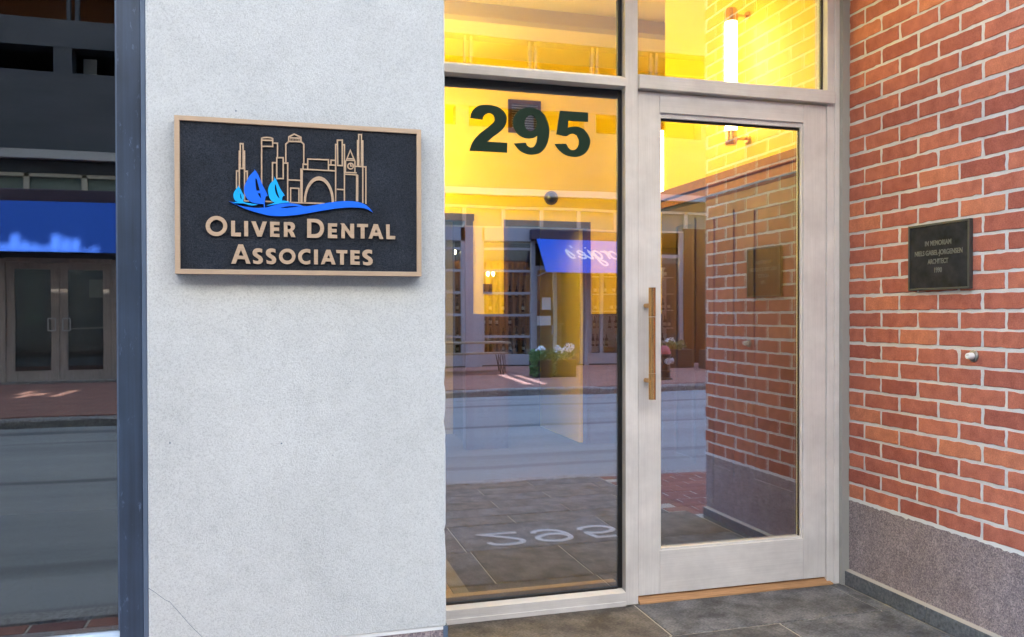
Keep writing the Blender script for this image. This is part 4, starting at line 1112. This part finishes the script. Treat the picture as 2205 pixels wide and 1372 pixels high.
part('blind', MB().box(-3.42, -3.2, FY - .5, FY - .45, 5.6, 5.93), 'ledge', bd_)
part('rear_wall', MB().box(-40, 40, FY - 5.2, FY - 5, 0, 11.59), 'dark', bd_)
part('roof', MB().box(-40, 40, FY - 5.2, FY, 22.01, 22.2), 'clad', bd_)
part('shop_floor', MB().box(-40, 40, FY - 5.2, FY - .0, -.3, .03), 'darkbrown', bd_)
part('shop_ceiling', MB().box(-40, 40, FY - 5.1, FY - .1, 3.3, 3.4), 'tan', bd_)
# ground floor walls that close the front between the openings
part('front_wall', MB().box(-40, -5.2, FY - .3, FY, 0, 3.2).box(-2.72, 2.9, FY - .3, FY, 0, 3.2).box(10.2, 40, FY - .3, FY, 0, 3.2), 'clad', bd_)
part('front_lintel', MB().box(-5.2, -2.72, FY - .3, FY - .02, 2.22, 3.2), 'clad', bd_)
part('pilaster', MB().box(4.12, 4.52, FY - .3, FY + .03, .0, 3.2), 'frame', bd_)
part('pilaster', MB().box(9.62, 10.2, FY - .3, FY + .05, .0, 3.3), 'brownwood', bd_)
part('pilaster', MB().box(7.02, 7.13, FY - .3, FY + .03, .0, 3.2), 'frame', bd_)
for a_, b_x in ((2.9, 4.12), (4.52, 5.78), (7.13, 9.62)):
    part('stall_riser', MB().box(a_, b_x, FY - .2, FY - .01, 0, .27), 'frame', bd_)
for x0, x1 in ((2.9, 4.12), (4.52, 5.80)):
    w = MB()
    for z in (.70, 1.20, 1.70, 2.22, 2.72):
        w.box(x0, x1, FY - .09, FY - .02, z - .028, z + .028)
    w.box(x0, x0 + .05, FY - .1, FY, .27, 3.2).box(x1 - .10, x1, FY - .1, FY, .27, 3.2).box(x0, x1, FY - .1, FY, 2.9, 3.2)
    part('window_frame', w, 'frame', bd_)
    part('shop_pane', MB().box(x0 + .05, x1 - .1, FY - .06, FY - .052, .27, 2.9), 'farglass', bd_)
w = MB().box(7.13, 7.2, FY - .1, FY, .27, 3.2).box(7.42, 7.50, FY - .1, FY, .27, 3.2).box(8.3, 8.38, FY - .1, FY, .27, 3.2).box(9.52, 9.62, FY - .1, FY, .27, 3.2).box(7.13, 9.62, FY - .1, FY - .01, 2.6, 2.68)
part('window_frame', w, 'frame', bd_)
part('shop_pane', MB().box(7.13, 9.6, FY - .06, FY - .052, .27, 2.6), 'farglass', bd_)
part('white_back', MB().box(3.72, 3.96, FY - .5, FY - .4, .27, 3.0).box(7.2, 8.3, FY - .62, FY - .6, .27, 1.2).box(8.95, 9.45, FY - .62, FY - .6, .2, 2.4), 'shelfwhite', bd_)

# wine racks and shelves
t = thing('wine_rack', 'tall warm wooden wine rack full of bottles in the shop window', 'wine rack', (5.1, FY - .9, 0))
part('backboard', MB().box(3.0, 5.85, FY - 1.0, FY - .97, 0, 2.5), 'rackwood', t)
sl_ = MB()
for i in range(18):
    x = 3.0 + i * .165
    sl_.box(x, x + .05, FY - .97, FY - .74, 0, 2.46)
part('slat', sl_, 'rackwood', t)['kind'] = 'stuff'
bb, ll = MB(), MB()
rnd = random.Random(21)
for i in range(17):
    x = 3.0 + i * .165 + .107
    for z in (.3, .62, .95, 1.28, 1.62):
        if rnd.random() < .85:
            bb.lathe((x, FY - .80, z), (0, 0, 1), [(0, .037), (.17, .037), (.21, .014), (.29, .014)], 8)
            if rnd.random() < .75:
                ll.cyl((x, FY - .80, z + .05), (x, FY - .80, z + .125), .038, n=8, cap=False)
o = part('bottles', bb, 'bottle', t)
o['kind'] = 'stuff'
o = part('bottle_labels', ll, 'label', t)
o['kind'] = 'stuff'
t = thing('display_shelf', 'white display shelf with dark bottles in the right shop window', 'shelf', (8.3, FY - .4, 0))
sv = MB()
for z in (.42, .86, 1.3, 1.72, 2.14):
    sv.box(7.2, 9.5, FY - .58, FY - .3, z - .02, z)
part('board', sv, 'shelfwhite', t)
bb, ll = MB(), MB()
for z in (.42, .86, 1.3, 1.72, 2.14):
    x = 7.28
    while x < 9.45:
        if rnd.random() < .75:
            bb.lathe((x, FY - .42, z), (0, 0, 1), [(0, .04), (.17, .04), (.22, .015), (.30, .015)], 8)
            ll.cyl((x, FY - .42, z + .05), (x, FY - .42, z + .13), .041, n=8, cap=False)
        x += rnd.uniform(.1, .17)
part('bottles', bb, 'bottle', t)['kind'] = 'stuff'
part('bottle_labels', ll, 'label', t)['kind'] = 'stuff'
PL = ('leftmost in the left shop window', 'beside the pilaster in the left shop window', 'over the wine rack, nearer the pilaster', 'over the wine rack, nearer the shop door', 'over the display shelf, nearer the door', 'over the display shelf at the far end')
for i, (x, z) in enumerate(((3.72, 2.62), (3.98, 2.62), (4.8, 2.12), (4.93, 2.12), (8.9, 2.5), (9.2, 2.5))):
    t = thing('pendant_lamp', 'small warm pendant lamp ' + PL[i], 'pendant lamp', (x, FY - .5, z), 'pendant lamps in the wine shop')
    part('bulb', MB().lathe((x, FY - .5, z), (0, 0, 1), [(0, .01), (.03, .03), (.08, .032), (.12, .015)], 10), 'pendant', t, 0, True)
    part('cord', MB().cyl((x, FY - .5, z + .12), (x, FY - .5, 3.3), .004, n=6), 'black', t)
CL = ('over the wine rack', 'just inside the shop door', 'over the display shelf', 'at the back of the shop', 'behind the left shop window')
for i, (x, y) in enumerate(((4.6, -13.4), (6.4, -13.6), (8.4, -13.4), (6.1, -15.2), (3.4, -13.4))):
    t = thing('ceiling_lamp', 'lit round ceiling lamp ' + CL[i], 'ceiling lamp', (x, y, 3.29), 'ceiling lamps in the wine shop')
    part('lens', MB().lathe((x, y, 3.299), (0, 0, -1), [(0, .09), (.012, .085)], 14), 'shoplight', t)
    part('ring', MB().lathe((x, y, 3.2995), (0, 0, -1), [(0, .11), (.008, .105)], 14), 'white', t)

# wine shop door
t = thing('wine_shop_door', 'glazed shop door with a white notice under the lettered blue awning', 'door', (6.4, FY, .03))
part('frame', MB().box(6.26, 6.34, FY - .12, FY - .03, .03, 2.35).box(6.94, 7.01, FY - .12, FY - .03, .03, 2.35).box(6.34, 6.94, FY - .12, FY - .03, 2.25, 2.35), 'paleframe', t)
part('side_frame', MB().box(5.80, 5.86, FY - .12, FY - .03, .03, 2.35).box(5.86, 6.26, FY - .12, FY - .03, 2.25, 2.35), 'frame', t)
part('pane', MB().box(5.86, 6.255, FY - .08, FY - .072, .06, 2.25).box(6.34, 6.94, FY - .08, FY - .072, .06, 2.25), 'farglass', t)
part('notice', MB().box(5.99, 6.2, FY - .071, FY - .067, 1.32, 1.60), 'paper', t)
part('notice', MB().box(5.87, 6.2, FY - .071, FY - .067, .96, 1.18), 'shelfwhite', t)
part('handle', MB().cyl((6.22, FY - .01, .75), (6.22, FY - .01, .95), .012, n=8).cyl((6.22, FY - .05, .75), (6.22, FY - .01, .75), .01, n=8).cyl((6.22, FY - .05, .95), (6.22, FY - .01, .95), .01, n=8), 'silver', t)
tag(part('sales_counter', MB().box(6.45, 7.0, FY - 2.2, FY - 1.6, .03, .95).box(6.4, 7.05, FY - 2.25, FY - 1.55, .95, 1.0), 'tan'), 'pale shop counter inside the wine shop behind its door', 'counter')
tag(part('shop_rear_shelf', MB().box(5.9, 8.0, FY - 4.6, FY - 4.5, .03, 2.6).box(5.9, 8.0, FY - 4.5, FY - 4.3, 1.0, 1.04).box(5.9, 8.0, FY - 4.5, FY - 4.3, 1.6, 1.64), 'rackwood'), 'warm wooden shelving at the back of the wine shop', 'shelf')

def awning(name, label, x0, x1, zt, zb, out):
    t = thing(name, label, 'awning', ((x0 + x1) / 2, FY, zb))
    y0, y1 = FY + .18, FY + out
    th = .02
    part('canopy', MB().add([(x0, y0, zt), (x1, y0, zt), (x1, y1, zb), (x0, y1, zb), (x0, y0, zt - th), (x1, y0, zt - th), (x1, y1 - th, zb), (x0, y1 - th, zb)],
         [(0, 1, 2, 3), (7, 6, 5, 4), (0, 3, 7, 4), (1, 5, 6, 2), (3, 2, 6, 7), (0, 4, 5, 1)]), 'awning', t)
    part('cassette', MB().box(x0 - .12, x1 + .12, FY + .0, FY + .175, zt - .02, zt + .22), 'awning_dark', t, .02)
    part('arm', MB().cyl((x0 + .05, FY, zb - .05), (x0 + .05, y1 - .03, zb + .01), .015, n=8).cyl((x1 - .05, FY, zb - .05), (x1 - .05, y1 - .03, zb + .01), .015, n=8), 'frame', t)
    return t
t = awning('shop_awning', 'sloping royal blue awning with white script over the wine shop door', 5.78, 8.5, 2.95, 2.15, .87)
# script lettering: strokes in letter units, x to the reader's right
GL = {'G': [[(.75, .85), (.55, 1.0), (.25, .9), (.08, .5), (.25, .12), (.55, .1), (.72, .35), (.78, .5), (.6, .5)], [(.74, .42), (.66, .0), (.45, -.35), (.2, -.3)]],
      'e': [[(.0, .22), (.3, .32), (.42, .48), (.28, .6), (.1, .42), (.12, .12), (.32, .04), (.52, .2)]],
      'o': [[(.3, .6), (.1, .45), (.08, .15), (.28, .03), (.46, .2), (.44, .5), (.3, .6), (.5, .52)]],
      'r': [[(.0, .3), (.12, .6), (.1, .02)], [(.1, .35), (.25, .56), (.42, .58)]],
      'g': [[(.46, .52), (.26, .6), (.08, .4), (.12, .1), (.32, .08), (.46, .5), (.42, .0), (.3, -.42), (.08, -.45), (.05, -.25), (.5, .12)]],
      'i': [[(.0, .25), (.12, .6), (.1, .1), (.22, .04), (.36, .2)], [(.17, .80), (.19, .86)]],
      "'": [[(.14, .98), (.08, .8)]],
      's': [[(.0, .2), (.3, .62), (.32, .3), (.22, .05), (.02, .1)]]}
AD = {'G': .85, 'e': .5, 'o': .52, 'r': .42, 'g': .54, 'i': .34, "'": .2, 's': .4}
slope = Vector((0, .87 - .18, -(2.95 - 2.15)))
sl_len = slope.length
sdir = slope / sl_len
nrm = Vector((0, -sdir.z, sdir.y)) if -sdir.z > 0 else Vector((0, sdir.z, -sdir.y))
cx = 8.28
for ch in "Georgie's":
    b = MB()
    for s_ in GL[ch]:
        pts = [(a + .22 * bq, bq) for a, bq in s_]
        fine_ = []
        for i in range(len(pts) - 1):
            p0 = Vector(pts[max(i - 1, 0)]); p1 = Vector(pts[i]); p2 = Vector(pts[i + 1]); p3 = Vector(pts[min(i + 2, len(pts) - 1)])
            for k in range(4):
                u = k / 4
                fine_.append(tuple(.5 * ((2 * p1) + (p2 - p0) * u + (2 * p0 - 5 * p1 + 4 * p2 - p3) * u * u + (3 * p1 - p0 - 3 * p2 + p3) * u**3)))
        fine_.append(pts[-1])
        sc = .43
        base = Vector((0, FY + .18, 2.95)) + sdir * (sl_len * .58)
        put2 = lambda a, bb_, d: tuple(Vector((cx - a * sc, 0, 0)) + base - sdir * (bb_ * sc) + nrm * d)
        b.ribbon(fine_, .115, put2, .006, -.002)
    part('letter', b, 'white', t)
    cx -= AD[ch] * .43

# left shop: double doors under a plain awning
t = awning('shop_awning', 'plain royal blue awning over the aluminium double doors across the street', -5.6, -2.62, 3.2, 2.28, .62)
t = thing('double_door', 'aluminium framed glass double doors with loop handles across the street', 'door', (-3.76, FY, .04))
for x0, x1, hxx in ((-4.60, -3.765, -3.88), (-3.755, -2.92, -3.64)):
    lf = part('door_leaf', MB().box(x0, x0 + .13, FY - .1, FY - .05, .04, 2.14).box(x1 - .13, x1, FY - .1, FY - .05, .04, 2.14).box(x0 + .13, x1 - .13, FY - .1, FY - .05, 2.02, 2.14).box(x0 + .13, x1 - .13, FY - .1, FY - .05, .04, .22), 'doorframe', t)
    part('pane', MB().box(x0 + .13, x1 - .13, FY - .08, FY - .072, .22, 2.02), 'farglass', lf)
    hb = MB()
    pts = [(hxx - .06, .92), (hxx + .06, .92), (hxx + .06, 1.14), (hxx - .06, 1.14)]
    for i in range(4):
        a, b = pts[i], pts[(i + 1) % 4]
        hb.cyl((a[0], FY - .02, a[1]), (b[0], FY - .02, b[1]), .012, n=8)
    part('handle', hb, 'silver', lf)
part('frame', MB().box(-4.78, -4.61, FY - .14, FY - .03, 0, 2.2).box(-2.91, -2.72, FY - .14, FY - .03, 0, 2.2).box(-4.61, -2.91, FY - .14, FY - .03, 2.145, 2.22), 'doorframe', t)
part('step', MB().box(-5.2, -2.72, FY - .3, FY + .12, 0, .04), 'kerb', t)
part('push_bar', MB().cyl((-3.6, FY - .16, .95), (-3.06, FY - .16, .97), .014, n=8), 'paleframe', t)
part('banner', MB().box(-4.45, -4.15, FY - .6, FY - .58, 1.0, 2.02), 'greenbanner', t)
tag(part('menu_board', MB().box(-3.5, -3.0, FY - 1.2, FY - 1.17, 1.55, 1.9), 'label'), 'pale board hanging inside the shop behind the double doors', 'board')
part('side_window_pane', MB().box(-5.2, -4.78, FY - .1, FY - .09, .04, 2.2), 'farglass', bd_)

# ------------------------------------------------------------------ things on the far pavement
def hairpin(b, x, y, z, dx):
    for s_ in (-1, 1):
        b.cyl((x + s_ * .05, y, z), (x + dx, y, 0), .008, n=6)
t = thing('outdoor_table', 'long low outdoor table on dark hairpin legs outside the wine shop', 'table', (3.9, -10.3, 0))
part('table_top', MB().box(2.9, 4.62, -10.75, -10.1, .60, .64), 'rawtable', t, .004)
for x in (3.05, 4.45):
    for y in (-10.68, -10.18):
        b = MB()
        hairpin(b, x, y, .6, .06 if x > 4 else -.06)
        part('leg', b, 'black', t)
t = thing('outdoor_bench', 'low plank bench on dark hairpin legs in front of the outdoor table', 'bench', (3.8, -9.7, 0))
part('seat', MB().box(2.9, 4.42, -9.9, -9.62, .40, .435), 'rawtable', t, .004)
for x in (3.05, 4.28):
    for y in (-9.86, -9.66):
        b = MB()
        hairpin(b, x, y, .4, .05 if x > 4 else -.05)
        part('leg', b, 'black', t)

def blobs(cs, n, size, m, seed, name, parent):
    rnd = random.Random(seed)
    vs, fs = [], []
    for (cx_, cy_, cz_, r) in cs:
        for _ in range(n):
            d = Vector((rnd.gauss(0, 1), rnd.gauss(0, 1), rnd.gauss(0, 1))).normalized() * r * rnd.uniform(.5, 1)
            p = Vector((cx_, cy_, cz_)) + Vector((d.x, d.y, d.z * .8))
            a = Vector((rnd.gauss(0, 1), rnd.gauss(0, 1), rnd.gauss(0, 1))).normalized()
            u = a.orthogonal().normalized()
            w = a.cross(u)
            s_ = size * rnd.uniform(.6, 1.3)
            o = len(vs)
            vs += [p - u * s_, p + w * s_ * .5, p + u * s_, p - w * s_ * .5]
            fs.append((o, o + 1, o + 2, o + 3))
    q = part(name, MB().add(vs, fs), m, parent)
    return q
def planter(x0, x1, y0, y1, h, label, leaf, fl, seed):
    t = thing('flower_planter', label, 'planter', ((x0 + x1) / 2, (y0 + y1) / 2, 0), 'planters on the far pavement')
    part('box', MB().box(x0, x1, y0, y1, 0, h), 'planter', t, .006)
    rnd = random.Random(seed)
    cs = [(rnd.uniform(x0, x1), rnd.uniform(y0, y1), h + rnd.uniform(.02, .12), .12) for _ in range(10)]
    cs += [(x0 - .05, y1, h * k, .10) for k in (.3, .6, .9)]
    blobs(cs, 70, .035, leaf, seed, 'foliage', t)
    blobs([(x0 + .15 + k * fl, (y0 + y1) / 2 + .05, h + .17 + .04 * (k % 2), .12) for k in range(int((x1 - x0) / fl))], 70, .03, 'petal', seed + 1, 'blossoms', t)
planter(4.72, 5.05, -9.2, -8.7, .34, 'dark planter with trailing leaves left of its neighbour by the wine shop door', 'leaf', .2, 3)
planter(5.12, 5.55, -9.3, -8.75, .34, 'dark planter full of white flowers nearest the wine shop door', 'leaf', .2, 8)
planter(8.35, 9.0, -11.0, -10.5, .42, 'planter with dry olive leaves behind the hydrant', 'leafdry', .5, 12)
planter(8.95, 9.7, -10.2, -9.6, .42, 'planter with trailing olive leaves nearest the far kerb', 'leafdry', .5, 17)

t = thing('fire_hydrant', 'black fire hydrant with a faded red cap on the far pavement', 'fire hydrant', (6.82, -7.58, 0))
hb = (6.82, -7.58, 0)
part('barrel', MB().lathe(hb, (0, 0, 1), [(0, .15), (.03, .15), (.04, .115), (.14, .11), (.15, .125), (.17, .125), (.18, .105), (.42, .10), (.44, .125), (.47, .125)], 20), 'hydrantbody', t, 0, True)
part('cap', MB().lathe((6.82, -7.58, .47), (0, 0, 1), [(0, .118), (.03, .118), (.09, .10), (.14, .06), (.155, .03)], 20), 'redpaint', t, 0, True)
part('cap_nut', MB().cyl((6.82, -7.58, .625), (6.82, -7.58, .665), .025, n=5), 'hydrantbody', t)
for dx, dy in ((1, 0), (-1, 0), (0, 1)):
    part('nozzle', MB().lathe((6.82 + dx * .09, -7.58 + dy * .09, .34), (dx, dy, 0), [(0, .05), (.05, .05), (.055, .058), (.075, .058), (.08, .02), (.1, .02)], 14), 'silver', t, 0, True)
